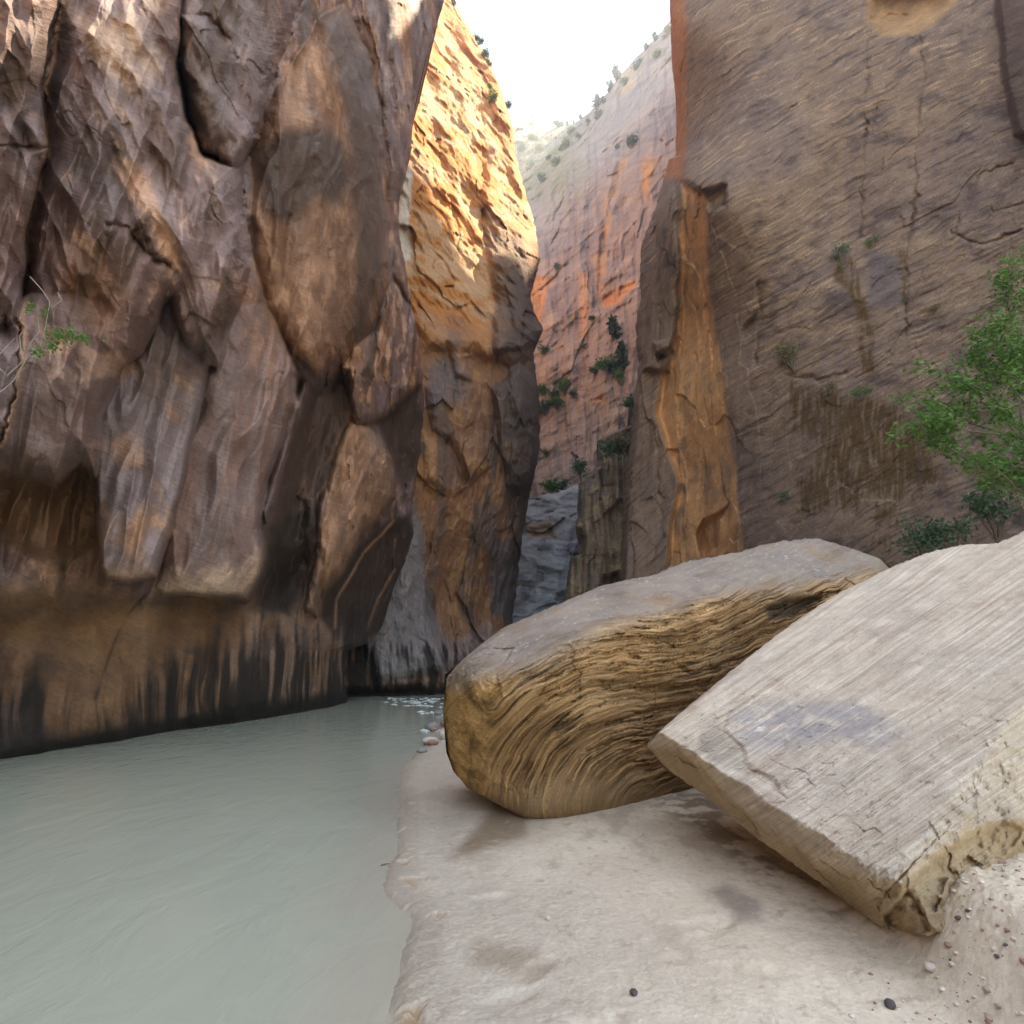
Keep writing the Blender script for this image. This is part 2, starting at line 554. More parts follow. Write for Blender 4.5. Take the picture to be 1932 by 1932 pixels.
    r += .09 * (.3 + .7 * low) * (np.minimum(f1, 1) ** 2 - .4) * s + .05 * low * (c - .5)
    w3 = np.stack([w1, fbm(p * .35 + 30, 3), fbm(p * .35 + 60, 3)], -1)
    r += low * s * facets(np.stack([p[:, 0] / 2.6, p[:, 1] / 3.4, p[:, 2] / 4.2], -1) + .5 * w3, .22)
    r += low * s * facets(np.stack([p[:, 0] / .8, p[:, 1] / 1.1, p[:, 2] / 1.3], -1) + .6 * w3, .08) * ss(-.1, .25, fbm(p * .3 + 70, 3))
    r += .25 * fbm(p * .45, 4) * s + .03 * fbm(p * 2.1, 4, .6, True)
    # notch at the water
    r -= .45 * ss(34, 4, water_py(X) - Y) * s
    # drip runnels near the water
    run = fbm(np.stack([p[:, 1] / .55 + p[:, 2] * .18, p[:, 2] / 4, p[:, 0] * 0], -1), 3)
    r += .12 * run * ss(1190, 1290, Y)
    e = interp_edge(Y, A_R) - X
    r += edge_round(e, 40, 3.2)
    return r


C_PUR = np.array([.225, .165, .155], f32); C_BRN = np.array([.30, .165, .085], f32); C_TAN = np.array([.66, .46, .31], f32)
C_BLK = np.array([.030, .026, .020], f32); C_GRY = np.array([.37, .365, .41], f32); C_ORG = np.array([.55, .28, .115], f32)
C_PALE = np.array([.74, .62, .49], f32); C_DRK = np.array([.125, .088, .062], f32)


def A_colour(X, Y, D, p, r):
    n1 = fbm(p * .18, 4); n2 = fbm(p * .6 + 7, 5, .6); n3 = fbm(np.stack([p[:, 1] * .7, p[:, 2] * .12, p[:, 0] * .7], -1), 4, .6)
    c = np.repeat(C_PUR[None], len(X), 0)
    c = mix(c, C_BRN, ss(-.05, .3, n1 + .4 * n3))
    c = mix(c, C_TAN, .85 * ss(.06, .36, n2 + .25 * n1))
    c = mix(c, C_DRK * .8, .9 * ss(-.02, .28, n3 - .3 * n2))
    c = mix(c, C_GRY * .9, .5 * ss(.05, .35, -n1 + .5 * n2))
    var = .9 * (1 - ss(-.05, .3, n1))
    # lower wall: brown, smooth
    lo = ss(1090, 1150, Y + 40 * n2)
    c = mix(c, np.array([.37, .245, .13]), .8 * lo)
    lob = fbm(np.stack([p[:, 1] * .35, p[:, 2] * .9, p[:, 0] * .3], -1) + 5, 5, .6)
    c = mix(c, np.array([.17, .135, .12]), .85 * lo * ss(-.02, .3, lob)); c = mix(c, np.array([.50, .32, .15]), .6 * lo * ss(.08, .35, -lob + .3 * n2))
    c = mix(c, np.array([.48, .385, .31]), .7 * lo * ss(400, 520, X) * ss(.0, .3, n2 + .2))
    c = mix(c, np.array([.27, .18, .105]), .9 * mask(X, Y, A_CAVE, 12))
    g = mask(X, Y, A_P1, 8); c = mix(c, C_GRY * 1.05, .8 * g * ss(-.5, .1, -n2)); c = mix(c, C_TAN, .6 * g * ss(1050, 1090, Y) )
    g = mask(X, Y, A_P2, 8); c = mix(c, np.array([.31, .22, .18]), .6 * g); c = mix(c, C_GRY, .5 * g * ss(-.1, .25, n3))
    c = mix(c, C_PALE * .95, .85 * g * ss(1040, 1110, Y + 90 * n2 + (X - 400) * .12))
    g = mask(X, Y, A_P3, 10)
    c = mix(c, np.array([.27, .16, .085]), .8 * g); c = mix(c, C_TAN, .4 * g * ss(-.05, .3, n2 + n3 * .5))
    top = mask(X, Y, R1((1150, 620), (1300, 560), (1420, 560), (1520, 640), (1540, 800), (1500, 900), (1380, 860), (1300, 1000), (1180, 960), (1120, 800)), 16)
    c = mix(c, C_DRK * .62, .93 * top)
    c = mix(c, C_DRK * .8, .9 * mask(X, Y, R1((1390, 60), (1500, 40), (1640, 300), (1660, 560), (1690, 1150), (1600, 1460), (1530, 1480), (1560, 1100), (1530, 600), (1460, 300)), 14))  # shade of the lens's rounded right edge, painted in
    c = mix(c, C_DRK * .8, .85 * mask(X, Y, A_REC, 14)); c = mix(c, C_BLK * 1.4, .8 * mask(X, Y, R2((1090, 640), (1200, 560), (1290, 560), (1260, 780), (1180, 980), (1060, 960)), 14))  # recess shade painted in, with black streak stains
    c = mix(c, C_DRK * .45, .95 * mask(X, Y, A_BOWL, 8)); c = mix(c, C_DRK * .6, .9 * mask(X, Y, A_ALC, 10))  # shade of bowl and alcove painted into the colour
    line = windowed(dline, X, Y, R2((1360, 1040), (1370, 920), (1480, 740), (1600, 600)), 12, 1e3)
    c = mix(c, C_TAN * .8, .8 * np.exp(-(line / 2.5) ** 2))
    line = windowed(dline, X, Y, R2((1490, 1050), (1540, 920), (1610, 800)), 12, 1e3)
    c = mix(c, C_TAN * .7, .7 * np.exp(-(line / 2.5) ** 2))
    g = mask(X, Y, A_KNOB, 8); c = mix(c, np.array([.40, .26, .15]), .6 * g); c = mix(c, C_TAN * .9, .6 * g * ss(0, .3, n2))
    g = mask(X, Y, R1((300, 60), (560, 80), (700, 200), (770, 260), (720, 330), (560, 420), (420, 260)), 16); c = mix(c, C_PALE * .9, .75 * g * ss(-.3, .2, n2))
    c = mix(c, C_TAN, .7 * mask(X, Y, R1((350, 480), (420, 500), (640, 760), (820, 1200), (760, 1290), (600, 900), (420, 640)), 14) * ss(-.25, .15, n2))
    c = mix(c, C_TAN * .8, .6 * mask(X, Y, A_CRACK + [(a + 14, b) for a, b in A_CRACK[::-1]], 5))
    c = mix(c, C_DRK, .8 * mask(X, Y, R1((0, 250), (130, 150), (170, 420), (60, 470), (0, 440)), 14))
    # dark drips above the water
    sl_ = p[:, 1] + p[:, 2] * .28 + .35 * fbm(p * .5, 2)
    run = .8 * fbm(np.stack([sl_ / .5, p[:, 2] / 6, p[:, 0] * 0 + 3], -1), 4, .55) + .4 * fbm(np.stack([sl_ / 2.1, p[:, 2] / 9, p[:, 0] * 0 + 5], -1), 3, .5)
    big = fbm(np.stack([p[:, 1] / 4.2, p[:, 2] * 0, p[:, 0] * 0 + 8], -1), 2)
    hgt = p[:, 2] / (D / 14)
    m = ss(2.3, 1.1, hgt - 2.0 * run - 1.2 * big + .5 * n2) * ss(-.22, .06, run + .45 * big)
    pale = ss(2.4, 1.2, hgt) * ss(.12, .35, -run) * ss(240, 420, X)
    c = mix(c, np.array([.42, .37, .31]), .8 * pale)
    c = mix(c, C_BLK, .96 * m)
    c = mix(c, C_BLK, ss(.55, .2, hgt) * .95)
    lineup = windowed(dline, X, Y, R2((610, 880), (540, 960), (500, 1030), (430, 1190), (380, 1330)), 20, 1e3)
    c = mix(c, C_BLK, .6 * np.exp(-(lineup / 3) ** 2) * ss(-.3, .1, n2))
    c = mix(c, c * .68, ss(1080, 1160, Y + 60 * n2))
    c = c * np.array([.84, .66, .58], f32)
    var = np.clip(.45 + .9 * fbm(p * .22 + 90, 3), 0, 1)
    return np.concatenate([c, (var * (1 - .7 * lo))[:, None]], 1)


rowsA = np.concatenate([np.linspace(1540, 1180, 170), np.linspace(1178, -20, 560), np.linspace(-30, -520, 70)])
PX, PY = lr_grid(rowsA, -420, A_R, 540, 3.0, 1)
# more columns inside the picture than outside it
t = np.linspace(0, 1, 540); PX = PX[:, :1] * 0 + np.where(t[None] < .08, -420 + (410) * (t[None] / .08), -10 + (PX[:, -1:] + 10) * ((t[None] - .08) / .92))
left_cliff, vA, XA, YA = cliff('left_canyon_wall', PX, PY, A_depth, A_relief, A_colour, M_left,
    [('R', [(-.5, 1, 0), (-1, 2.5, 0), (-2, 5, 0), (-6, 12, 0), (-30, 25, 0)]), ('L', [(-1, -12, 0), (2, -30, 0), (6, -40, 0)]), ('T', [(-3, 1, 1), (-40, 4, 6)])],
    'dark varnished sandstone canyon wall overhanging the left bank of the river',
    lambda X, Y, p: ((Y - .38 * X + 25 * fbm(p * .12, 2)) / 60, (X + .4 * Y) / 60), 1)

# ---- middle wall, sunlit above
B_R = [(-300, 800), (-60, 835), (0, 853), (60, 890), (120, 926), (180, 951), (230, 966), (290, 972), (335, 984), (370, 992), (400, 1003), (440, 1012),
       (490, 1019), (530, 1008), (560, 1001), (590, 1008), (622, 1026), (640, 1016), (660, 1006), (700, 1010), (760, 1018), (850, 1018), (900, 1008), (930, 1000),
       (1010, 986), (1100, 976), (1170, 966), (1220, 962), (1330, 960)]
B_depth = rbf([(620, 1320, 40), (720, 1316, 43), (830, 1310, 47), (900, 1250, 52), (965, 1170, 60), (640, 900, 40), (790, 900, 45), (900, 900, 50), (1010, 900, 57),
               (640, 640, 44), (780, 650, 47), (870, 645, 50), (1000, 640, 56), (700, 300, 52), (780, 300, 56), (900, 300, 66), (980, 330, 74), (740, 0, 64), (845, 0, 76),
               (820, -250, 92), (640, -250, 80), (940, 480, 62), (1015, 480, 66)])
B_RED = R3((400, -40), (470, -20), (590, 220), (740, 480), (800, 700), (825, 880), (855, 1100), (840, 1130), (780, 980), (720, 800), (690, 660), (620, 540), (500, 340), (380, 160), (350, 60))
B_LIP = [(770, 560), (850, 625), (920, 610), (945, 560), (938, 490), (985, 420), (1019, 490), (1003, 560), (1026, 622), (1008, 680), (960, 690), (880, 660), (800, 668)]
B_TOW = R3((660, 950), (760, 1000), (850, 1200), (890, 1500), (880, 1650), (960, 1860), (990, 2000), (700, 2000), (690, 1600), (640, 1300), (620, 1150))
B_FACE = R4((620, 420), (760, 300), (850, 420), (860, 700), (850, 820), (800, 1000), (700, 940), (670, 800), (640, 640))
B_GCOL = R4((-20, 900), (180, 920), (260, 1160), (280, 1500), (420, 1900), (0, 1960), (-60, 1700))


def B_relief(X, Y, D, p):
    s = D / 20
    r = np.zeros_like(X)
    r += poly(X, Y, B_RED, -1.0, 10, 4, (.10, -.01))
    r += poly(X, Y, B_LIP, 1.5, 24, 8, (0, 0), 1.5)
    r += poly(X, Y, B_TOW, 1.6, 12, 6, (-.03, .0), 1.0)
    r += poly(X, Y, B_FACE, 1.2, 12, 6, (0, 0), 1.6)
    r += poly(X, Y, B_GCOL, .8, 16, 6, (0, 0), .6)
    r += poly(X, Y, R4((260, 420), (480, 300), (560, 500), (600, 860), (500, 940), (400, 700), (300, 640)), .9, 14, 6, (0, 0), .9)
    r += poly(X, Y, R4((380, 160), (450, 200), (520, 400), (420, 380)), .8, 9, 5, (0, 0), .6)
    r += poly(X, Y, R4((250, 640), (380, 760), (500, 940), (420, 1000), (280, 900)), .7, 12, 5, (0, 0), .6)
    r += crack(X, Y, R4((600, 860), (600, 1200), (610, 1600)), .8, 7)
    r += crack(X, Y, R4((720, 1000), (730, 1300), (720, 1650)), .9, 7)
    r += crack(X, Y, R4((540, 900), (540, 1300), (560, 1700)), .5, 5)
    r += crack(X, Y, R3((680, 1200), (700, 1450), (690, 1700), (760, 1900)), .9, 8)
    r += crack(X, Y, R3((380, 1250), (360, 1450), (330, 1600), (290, 1900)), .5, 6)
    r += crack(X, Y, R3((640, 940), (630, 1150), (690, 1350)), .7, 6)
    # slanting beds, stepping down to the right
    up = ss(700, 560, Y)
    wp = fbm(p * .06 + 3, 3)
    q = np.stack([(X * -.80 + Y * .60) / 40 + .6 * wp, (X * .60 + Y * .80) / 170, p[:, 2] * 0.01], -1)
    b = fbm(q, 5, .55)
    q2 = np.stack([(X * -.72 + Y * .69) / 11 + .9 * wp, (X * .69 + Y * .72) / 60, p[:, 2] * 0.01], -1)
    r += up * s * (1.35 * b + .20 * fbm(q2, 4, .5))
    wf = np.stack([fbm(p * .09, 3), fbm(p * .09 + 20, 3), fbm(p * .09 + 40, 3)], -1)
    r += s * facets(np.stack([p[:, 0] / 5, p[:, 1] / 6, p[:, 2] / 11], -1) + .6 * wf, .5)
    r += s * facets(np.stack([p[:, 0] / 1.7, p[:, 1] / 2.0, p[:, 2] / 3.2], -1) + .9 * wf, .14) * (1 - .6 * up)
    r += up * s * .5 * fbm(np.stack([X / 42, Y / 260, X * 0], -1), 3)
    f1, f2, c = worley(np.stack([p[:, 0] / 4, p[:, 1] / 5, p[:, 2] / 7], -1) + fbm(p * .1, 3)[:, None])
    r += s * .5 * (np.minimum(f1, 1) ** 2 - .4)
    f1, f2, c = worley(np.stack([p[:, 0] / 1.8, p[:, 1] / 2.2, p[:, 2] / 2.6], -1) + fbm(p * .2, 3)[:, None])
    r += s * (1 - .6 * up) * (.20 * (np.minimum(f1, 1) ** 2 - .4) + .06 * (c - .5))
    r += s * (.3 * fbm(p * .16, 4) + (.10 - .06 * up) * fbm(p * .8, 4, .6, True))
    v = fbm(np.stack([p[:, 0] / 1.6, p[:, 1] / 1.6, p[:, 2] / 18], -1), 4)
    r += s * .3 * v * (1 - up)
    r -= 1.6 * ss(24, 3, 1312 - Y)
    r += edge_round(interp_edge(Y, B_R) - X, 26, 5)
    return r


def B_colour(X, Y, D, p, r):
    n1 = fbm(p * .07, 4); n2 = fbm(p * .3 + 7, 5, .6); n3 = fbm(np.stack([p[:, 0] * .4, p[:, 1] * .4, p[:, 2] * .03], -1), 4, .6)
    c = np.repeat(np.array([[.56, .235, .07]], f32), len(X), 0)
    c = mix(c, np.array([.52, .19, .05]), .8 * ss(-.05, .3, n2 + n3))
    c = mix(c, np.array([.64, .45, .28]), .6 * ss(.0, .25, n2 - n1))
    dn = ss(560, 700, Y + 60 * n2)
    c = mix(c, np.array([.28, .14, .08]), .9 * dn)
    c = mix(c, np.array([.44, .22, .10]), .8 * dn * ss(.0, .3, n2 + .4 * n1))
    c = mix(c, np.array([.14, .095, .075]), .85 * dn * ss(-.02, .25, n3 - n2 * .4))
    c = mix(c, np.array([.60, .26, .10]), .9 * mask(X, Y, B_RED, 8)); c = mix(c, np.array([.42, .17, .07]), .6 * mask(X, Y, B_RED, 8) * ss(0, .3, n3))  # bounced glow on the red strip painted as stronger orange
    g = mask(X, Y, B_TOW, 10); c = mix(c, np.array([.15, .10, .075]), .75 * g * ss(380, 470, Y + 50 * n2))  # unlit tower face darkened in the colour
    c = mix(c, np.array([.52, .32, .17]), .8 * mask(X, Y, R3((740, 1130), (800, 1120), (820, 1230), (770, 1260)), 8))
    c = mix(c, np.array([.50, .26, .13]), .8 * mask(X, Y, R3((850, 1250), (915, 1340), (910, 1400), (870, 1500), (855, 1380)), 6))
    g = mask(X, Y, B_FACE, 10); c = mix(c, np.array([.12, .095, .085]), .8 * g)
    c = mix(c, np.array([.26, .15, .085]), .8 * mask(X, Y, R4((660, 720), (800, 690), (810, 800), (700, 840)), 12))
    c = mix(c, np.array([.085, .06, .052]), .8 * ss(925, 985, X + 50 * n2) * ss(430, 540, Y + .8 * (X - 980)))  # shade on the right side painted into the colour
    g = mask(X, Y, B_GCOL, 8); c = mix(c, np.array([.27, .245, .245]), .85 * g); c = mix(c, np.array([.13, .115, .115]), .7 * g * ss(.05, .3, n3))
    c = mix(c, np.array([.30, .22, .20]), .8 * mask(X, Y, R4((280, 1640), (420, 1760), (600, 1640), (640, 1760), (430, 1880), (330, 1840)), 12))
    c = mix(c, np.array([.12, .105, .11]), .8 * mask(X, Y, R4((600, 1180), (720, 1250), (730, 1640), (600, 1600)), 9))
    c = mix(c, np.array([.16, .13, .13]), .7 * mask(X, Y, R4((270, 330), (380, 270), (500, 380), (480, 520), (380, 450), (340, 560), (280, 540)), 9))
    c = mix(c, np.array([.70, .63, .52]), .9 * mask(X, Y, R3((190, 930), (130, 1250), (150, 1500), (215, 1480), (200, 1250), (225, 1000)), 5))
    run = fbm(np.stack([p[:, 0] / .9, p[:, 1] / .9, p[:, 2] / 9], -1), 4, .55)
    m = ss(4.6, 3.2, p[:, 2] - 2.6 * run) * ss(-.2, .12, run)
    c = mix(c, np.array([.40, .37, .34]), .6 * ss(5, 2, p[:, 2]) * ss(.1, .3, -run))
    c = mix(c, C_BLK, .92 * m); c = mix(c, C_BLK, .9 * ss(.9, .3, p[:, 2]))
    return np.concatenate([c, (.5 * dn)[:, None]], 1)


rowsB = np.concatenate([np.linspace(1330, 1180, 60), np.linspace(1178, 0, 430), np.linspace(-8, -300, 40)])
PX, PY = lr_grid(rowsB, 600, B_R, 260, 5.0, 2)
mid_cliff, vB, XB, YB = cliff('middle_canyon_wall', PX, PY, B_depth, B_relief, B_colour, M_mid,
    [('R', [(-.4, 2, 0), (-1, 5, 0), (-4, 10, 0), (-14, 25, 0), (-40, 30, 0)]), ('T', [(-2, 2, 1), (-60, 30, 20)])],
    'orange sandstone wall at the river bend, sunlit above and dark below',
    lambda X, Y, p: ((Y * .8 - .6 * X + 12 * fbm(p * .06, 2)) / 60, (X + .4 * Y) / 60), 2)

# ---- far wall
C_T = [(840, 300), (930, 260), (965, 235), (975, 228), (1000, 214), (1012, 216), (1030, 236), (1060, 240), (1090, 228), (1110, 212), (1128, 196), (1150, 168),
       (1170, 142), (1200, 108), (1220, 88), (1245, 62), (1265, 38), (1330, -30), (1450, -120)]
C_depth = rbf([(850, 300, 300), (980, 250, 270), (1003, 216, 290), (1060, 245, 250), (1110, 215, 220), (1165, 145, 195), (1260, 45, 165), (1400, -80, 150), (1000, 330, 235), (1080, 320, 190),
               (1270, 300, 125), (1200, 500, 125), (1100, 480, 150), (1000, 600, 150), (1010, 650, 142), (1010, 700, 132), (1010, 800, 126), (1060, 745, 126), (1150, 640, 120), (1150, 800, 112), (1200, 900, 106),
               (1000, 950, 112), (1100, 950, 104), (1400, 500, 95), (1400, 1100, 80), (860, 900, 125), (860, 1250, 100), (1100, 1250, 92)])
C_LEDGE = R4((830, 640), (900, 560), (1060, 470), (1160, 330), (1330, 240), (1380, 330), (1280, 420), (1080, 520), (940, 590), (860, 700))


def C_relief(X, Y, D, p):
    s = D / 20
    r = np.zeros_like(X)
    q = np.stack([(X * .55 + Y * .83) / 13, (X * .83 - Y * .55) / 90, p[:, 2] * 0.004], -1)
    b = fbm(q, 4, .55)
    r += s * .16 * np.sign(b) * np.abs(b) ** .8
    v = fbm(np.stack([X / 26, Y / 260, X * 0], -1), 4)
    r += s * 1.1 * v * ss(250, 380, Y)
    wf = np.stack([fbm(p * .04, 3), fbm(p * .04 + 20, 3), fbm(p * .04 + 40, 3)], -1)
    r += s * facets(np.stack([p[:, 0] / 14, p[:, 1] / 16, p[:, 2] / 34], -1) + .6 * wf, .30)
    r += s * facets(np.stack([p[:, 0] / 5, p[:, 1] / 6, p[:, 2] / 9], -1) + .8 * wf, .07)
    f1, f2, c = worley(np.stack([p[:, 0] / 7, p[:, 1] / 9, p[:, 2] / 12], -1) + fbm(p * .05, 3)[:, None])
    r += s * (.35 * (np.minimum(f1, 1) ** 2 - .4) + .12 * (c - .5))
    r += s * .3 * fbm(p * .12, 4, .6)
    r += poly(X, Y, R3((1390, 800), (1460, 780), (1430, 1000), (1370, 1200), (1320, 1500), (1290, 1750), (1250, 1740), (1290, 1400), (1360, 1050)), -4.5, 8, 4)
    r += poly(X, Y, R3((1530, 620), (1580, 640), (1640, 880), (1560, 1150), (1530, 1000)), 3.0, 8, 4)
    r += poly(X, Y, R3((900, 1560), (1040, 1580), (990, 1700), (930, 1900), (890, 1900)), -4, 10, 5)
    r += poly(X, Y, R3((1310, 1690), (1500, 1610), (1490, 1650), (1400, 1740), (1310, 1750)), -3, 6, 4)
    r += poly(X, Y, R4((1130, 490), (1200, 460), (1190, 500)), -2, 4, 3)
    r += edge_round(Y - np.interp(X, [a for a, _ in C_T], [b for _, b in C_T]), 16, 9)
    return r


def C_colour(X, Y, D, p, r):
    n1 = fbm(p * .03, 4); n2 = fbm(p * .12 + 7, 5, .6); n3 = fbm(np.stack([X / 12, Y / 150, X * 0], -1), 4, .6)
    c = np.repeat(np.array([[.36, .285, .27]], f32), len(X), 0)
    c = mix(c, np.array([.27, .24, .26]), .8 * ss(-.1, .3, n1 + n3 * .4))
    c = mix(c, np.array([.50, .38, .30]), .6 * ss(.05, .35, n2))
    c = mix(c, np.array([.43, .345, .30]), .6 * ss(560, 760, Y + 60 * n2))
    c = mix(c, np.array([.55, .32, .17]), .85 * mask(X, Y, R3((1400, 880), (1450, 900), (1410, 1100), (1350, 1300), (1310, 1700), (1250, 1740), (1280, 1400), (1340, 1100)), 5) * ss(-.3, .2, n2))
    c = mix(c, np.array([.62, .33, .16]), .85 * mask(X, Y, R3((1540, 900), (1640, 880), (1580, 1080), (1540, 1150)), 5))
    c = mix(c, np.array([.64, .32, .14]), .9 * mask(X, Y, R3((900, 1560), (1040, 1580), (990, 1700), (940, 1860), (890, 1860)), 5))
    c = mix(c, np.array([.66, .30, .12]), .9 * mask(X, Y, R3((1310, 1690), (1500, 1610), (1490, 1650), (1400, 1740), (1310, 1750)), 4))
    c = mix(c, np.array([.66, .30, .12]), .9 * mask(X, Y, R4((1130, 490), (1200, 460), (1190, 500)), 3))
    c = mix(c, np.array([.62, .36, .20]), .7 * mask(X, Y, R3((1180, 1560), (1230, 1560), (1220, 1900), (1180, 1930)), 5))
    c = mix(c, np.array([.58, .44, .28]), .8 * mask(X, Y, R3((800, 640), (990, 700), (960, 780), (820, 860)), 8))
    c = mix(c, np.array([.60, .42, .24]), .6 * mask(X, Y, R3((1350, 470), (1560, 330), (1560, 480), (1400, 560)), 8) * ss(-.1, .2, n2))
    c = mix(c, np.array([.17, .19, .085]), .55 * ss(.1, .3, n2 + .6 * n1) * (ss(420, 260, Y) * ss(1180, 1080, X) + .6 * mask(X, Y, C_LEDGE, 8)))
    c = mix(c, np.array([.33, .27, .16]), .8 * ss(1120, 1040, X) * ss(420, 330, Y)); c = mix(c, np.array([.14, .17, .06]), .7 * ss(.0, .2, n2) * ss(1140, 1040, X) * ss(420, 330, Y))
    ban = fbm(np.stack([(Y * .9 + X * .3) / 9 + 2 * n1, X / 160, X * 0 + 4], -1), 3); c = mix(c, np.array([.20, .165, .17]), .55 * ss(.1, .35, ban)); c = mix(c, np.array([.21, .16, .16]), .6 * ss(.08, .3, n3))
    return np.concatenate([c * np.array([.96, .98, .94], f32), np.zeros((len(X), 1), f32)], 1)


PX, PY = tb_grid(np.linspace(840, 1450, 400), 1310, C_T, 460, 5.0, 3)
far_cliff, vC, XC, YC = cliff('far_canyon_wall', PX, PY, C_depth, C_relief, C_colour, M_far,
    [('T', [(1, 6, 1), (8, 24, -2), (20, 50, -20)])],
    'hazy pink and grey far canyon wall with shrubs on its ledges',
    lambda X, Y, p: ((Y * .83 + .55 * X + 10 * fbm(p * .03, 2)) / 60, (X - .5 * Y) / 60), 3)

# ---- grey water-polished slope at the foot of the far wall
G_T = [(930, 1010), (960, 985), (985, 948), (1010, 936), (1050, 930), (1080, 918), (1120, 905), (1160, 900)]
G_depth = rbf([(940, 1010, 84), (1090, 925, 88), (970, 1090, 78), (970, 1180, 70), (1090, 1120, 70), (1090, 1000, 80), (1000, 1250, 64), (1150, 1250, 62)])


def G_relief(X, Y, D, p):
    q = np.stack([(X * -.25 + Y * .97) / 15 + fbm(p * .08, 2), X / 60, X * 0], -1)
    f1, f2, c = worley(np.stack([p[:, 0] / 3.5, p[:, 1] / 4, p[:, 2] / 2.0], -1) + fbm(p * .1, 3)[:, None])
    r = .8 * fbm(q, 4, .55) + facets(np.stack([p[:, 0] / 5, p[:, 1] / 6, p[:, 2] / 4], -1) + .5 * fbm(p * .1, 3)[:, None], 1.4) + 1.2 * (np.minimum(f1, 1) ** 2 - .4) + 1.0 * fbm(p * .2, 4)
    r += poly(X, Y, R4((820, 1160), (920, 1130), (940, 1200), (830, 1210)), -1.6, 8, 4)
    r += poly(X, Y, R4((1050, 1100), (1100, 1100), (1010, 1500), (960, 1500)), 2.0, 9, 5)
    return r + edge_round(Y - np.interp(X, [a for a, _ in G_T], [b for _, b in G_T]), 12, 3)


def G_colour(X, Y, D, p, r):
    n2 = fbm(p * .25, 5, .6)
    c = np.repeat(np.array([[.33, .33, .35]], f32), len(X), 0)
    c = mix(c, np.array([.14, .13, .13]), .8 * ss(0, .3, n2)); c = mix(c, np.array([.50, .50, .51]), .6 * ss(.05, .35, -n2))
    c = mix(c, np.array([.36, .24, .15]), .85 * mask(X, Y, R4((800, 1130), (930, 1110), (960, 1200), (820, 1215)), 6))
    return np.concatenate([c, np.full((len(X), 1), .5, f32)], 1)


PX, PY = tb_grid(np.linspace(930, 1160, 150), 1330, G_T, 200, 4.0, 4)
cliff('grey_rock_slope', PX, PY, G_depth, G_relief, G_colour, M_mid, [('T', [(0, 4, .3), (0, 20, 0)])],
      'smooth bluish grey rock slope in the shaded gap of the canyon', lambda X, Y, p: (Y / 60, X / 60), 4)

# ---- stepped tower left of the right wall
T_L = [(690, 1222), (740, 1192), (757, 1186), (775, 1186), (800, 1192), (818, 1150), (830, 1128), (860, 1128), (884, 1126), (900, 1104), (913, 1091), (975, 1089), (994, 1085),
       (1012, 1096), (1044, 1094), (1050, 1076), (1121, 1067), (1260, 1060)]
T_depth = rbf([(1130, 850, 58), (1190, 850, 54), (1100, 930, 57), (1180, 950, 52), (1080, 1060, 55), (1080, 1200, 54), (1200, 1200, 49), (1220, 700, 54), (1250, 900, 50)])


def T_relief(X, Y, D, p):
    v = fbm(np.stack([X / 13, Y / 130, X * 0], -1), 4)
    f1, f2, c = worley(np.stack([p[:, 0] / 2.2, p[:, 1] / 2.4, p[:, 2] / 4.5], -1) + fbm(p * .15, 3)[:, None])
    r = 1.7 * v + 1.3 * (np.minimum(f1, 1) ** 2 - .4) + .6 * (c - .5) + .5 * fbm(p * .5, 4)
    r += poly(X, Y, R4((1160, 740), (1280, 780), (1300, 1000), (1200, 1100), (1170, 1000), (1190, 850)), 1.6, 8, 4)
    r += poly(X, Y, R4((1200, 1400), (1280, 1380), (1290, 1450), (1200, 1460)), -2, 6, 3)
    return r + edge_round(X - interp_edge(Y, T_L), 12, 3)


def T_colour(X, Y, D, p, r):
    n2 = fbm(p * .4, 5, .6); n3 = fbm(np.stack([X / 9, Y / 120, X * 0], -1), 4, .6)
    c = np.repeat(np.array([[.27, .19, .13]], f32), len(X), 0)
    c = mix(c, np.array([.14, .105, .08]), .8 * ss(-.05, .25, n3)); c = mix(c, np.array([.44, .32, .19]), .7 * ss(.08, .35, n2))
    return np.concatenate([c, np.zeros((len(X), 1), f32)], 1)


PX, PY = lr_grid(np.linspace(1330, 690, 300), T_L, 1262, 110, 5.0, 5)
tower, vT, XT, YT = cliff('stepped_rock_tower', PX, PY, T_depth, T_relief, T_colour, M_mid, [('L', [(.3, 2, 0), (1, 6, 0), (4, 14, 0)]), ('T', [(0, 1.5, .2), (4, 10, 0)])],
      'narrow brown stepped rock tower standing left of the right canyon wall', lambda X, Y, p: (Y / 60, X / 60), 5)

# ---- right wall
D_L = [(-520, 1262), (0, 1264), (60, 1267), (110, 1269), (200, 1277), (296, 1275), (301, 1262), (345, 1250), (390, 1237), (463, 1210), (520, 1207), (563, 1209), (600, 1201), (640, 1200),
       (684, 1207), (745, 1196), (830, 1190), (870, 1184), (939, 1177), (1085, 1172), (1400, 1168)]
D_depth = rbf([(1205, 560, 45), (1215, 900, 43), (1180, 1080, 43), (1180, 1350, 43), (1255, 320, 47), (1290, 600, 40), (1300, 900, 40), (1320, 1050, 39), (1395, 1000, 34), (1369, 761, 34.5), (1340, 540, 35), (1290, 340, 36.5), (1272, 50, 41),
               (1300, 50, 38.5), (1265, -300, 48), (1600, 1000, 27), (1600, 400, 28), (1600, 0, 30), (1932, 1000, 21), (1932, 400, 21), (1932, 0, 22), (2200, 600, 17), (2300, 0, 16.5),
               (1600, -400, 34), (2300, -400, 18), (1450, 1300, 32), (1932, 1300, 21), (2300, 1300, 16)])
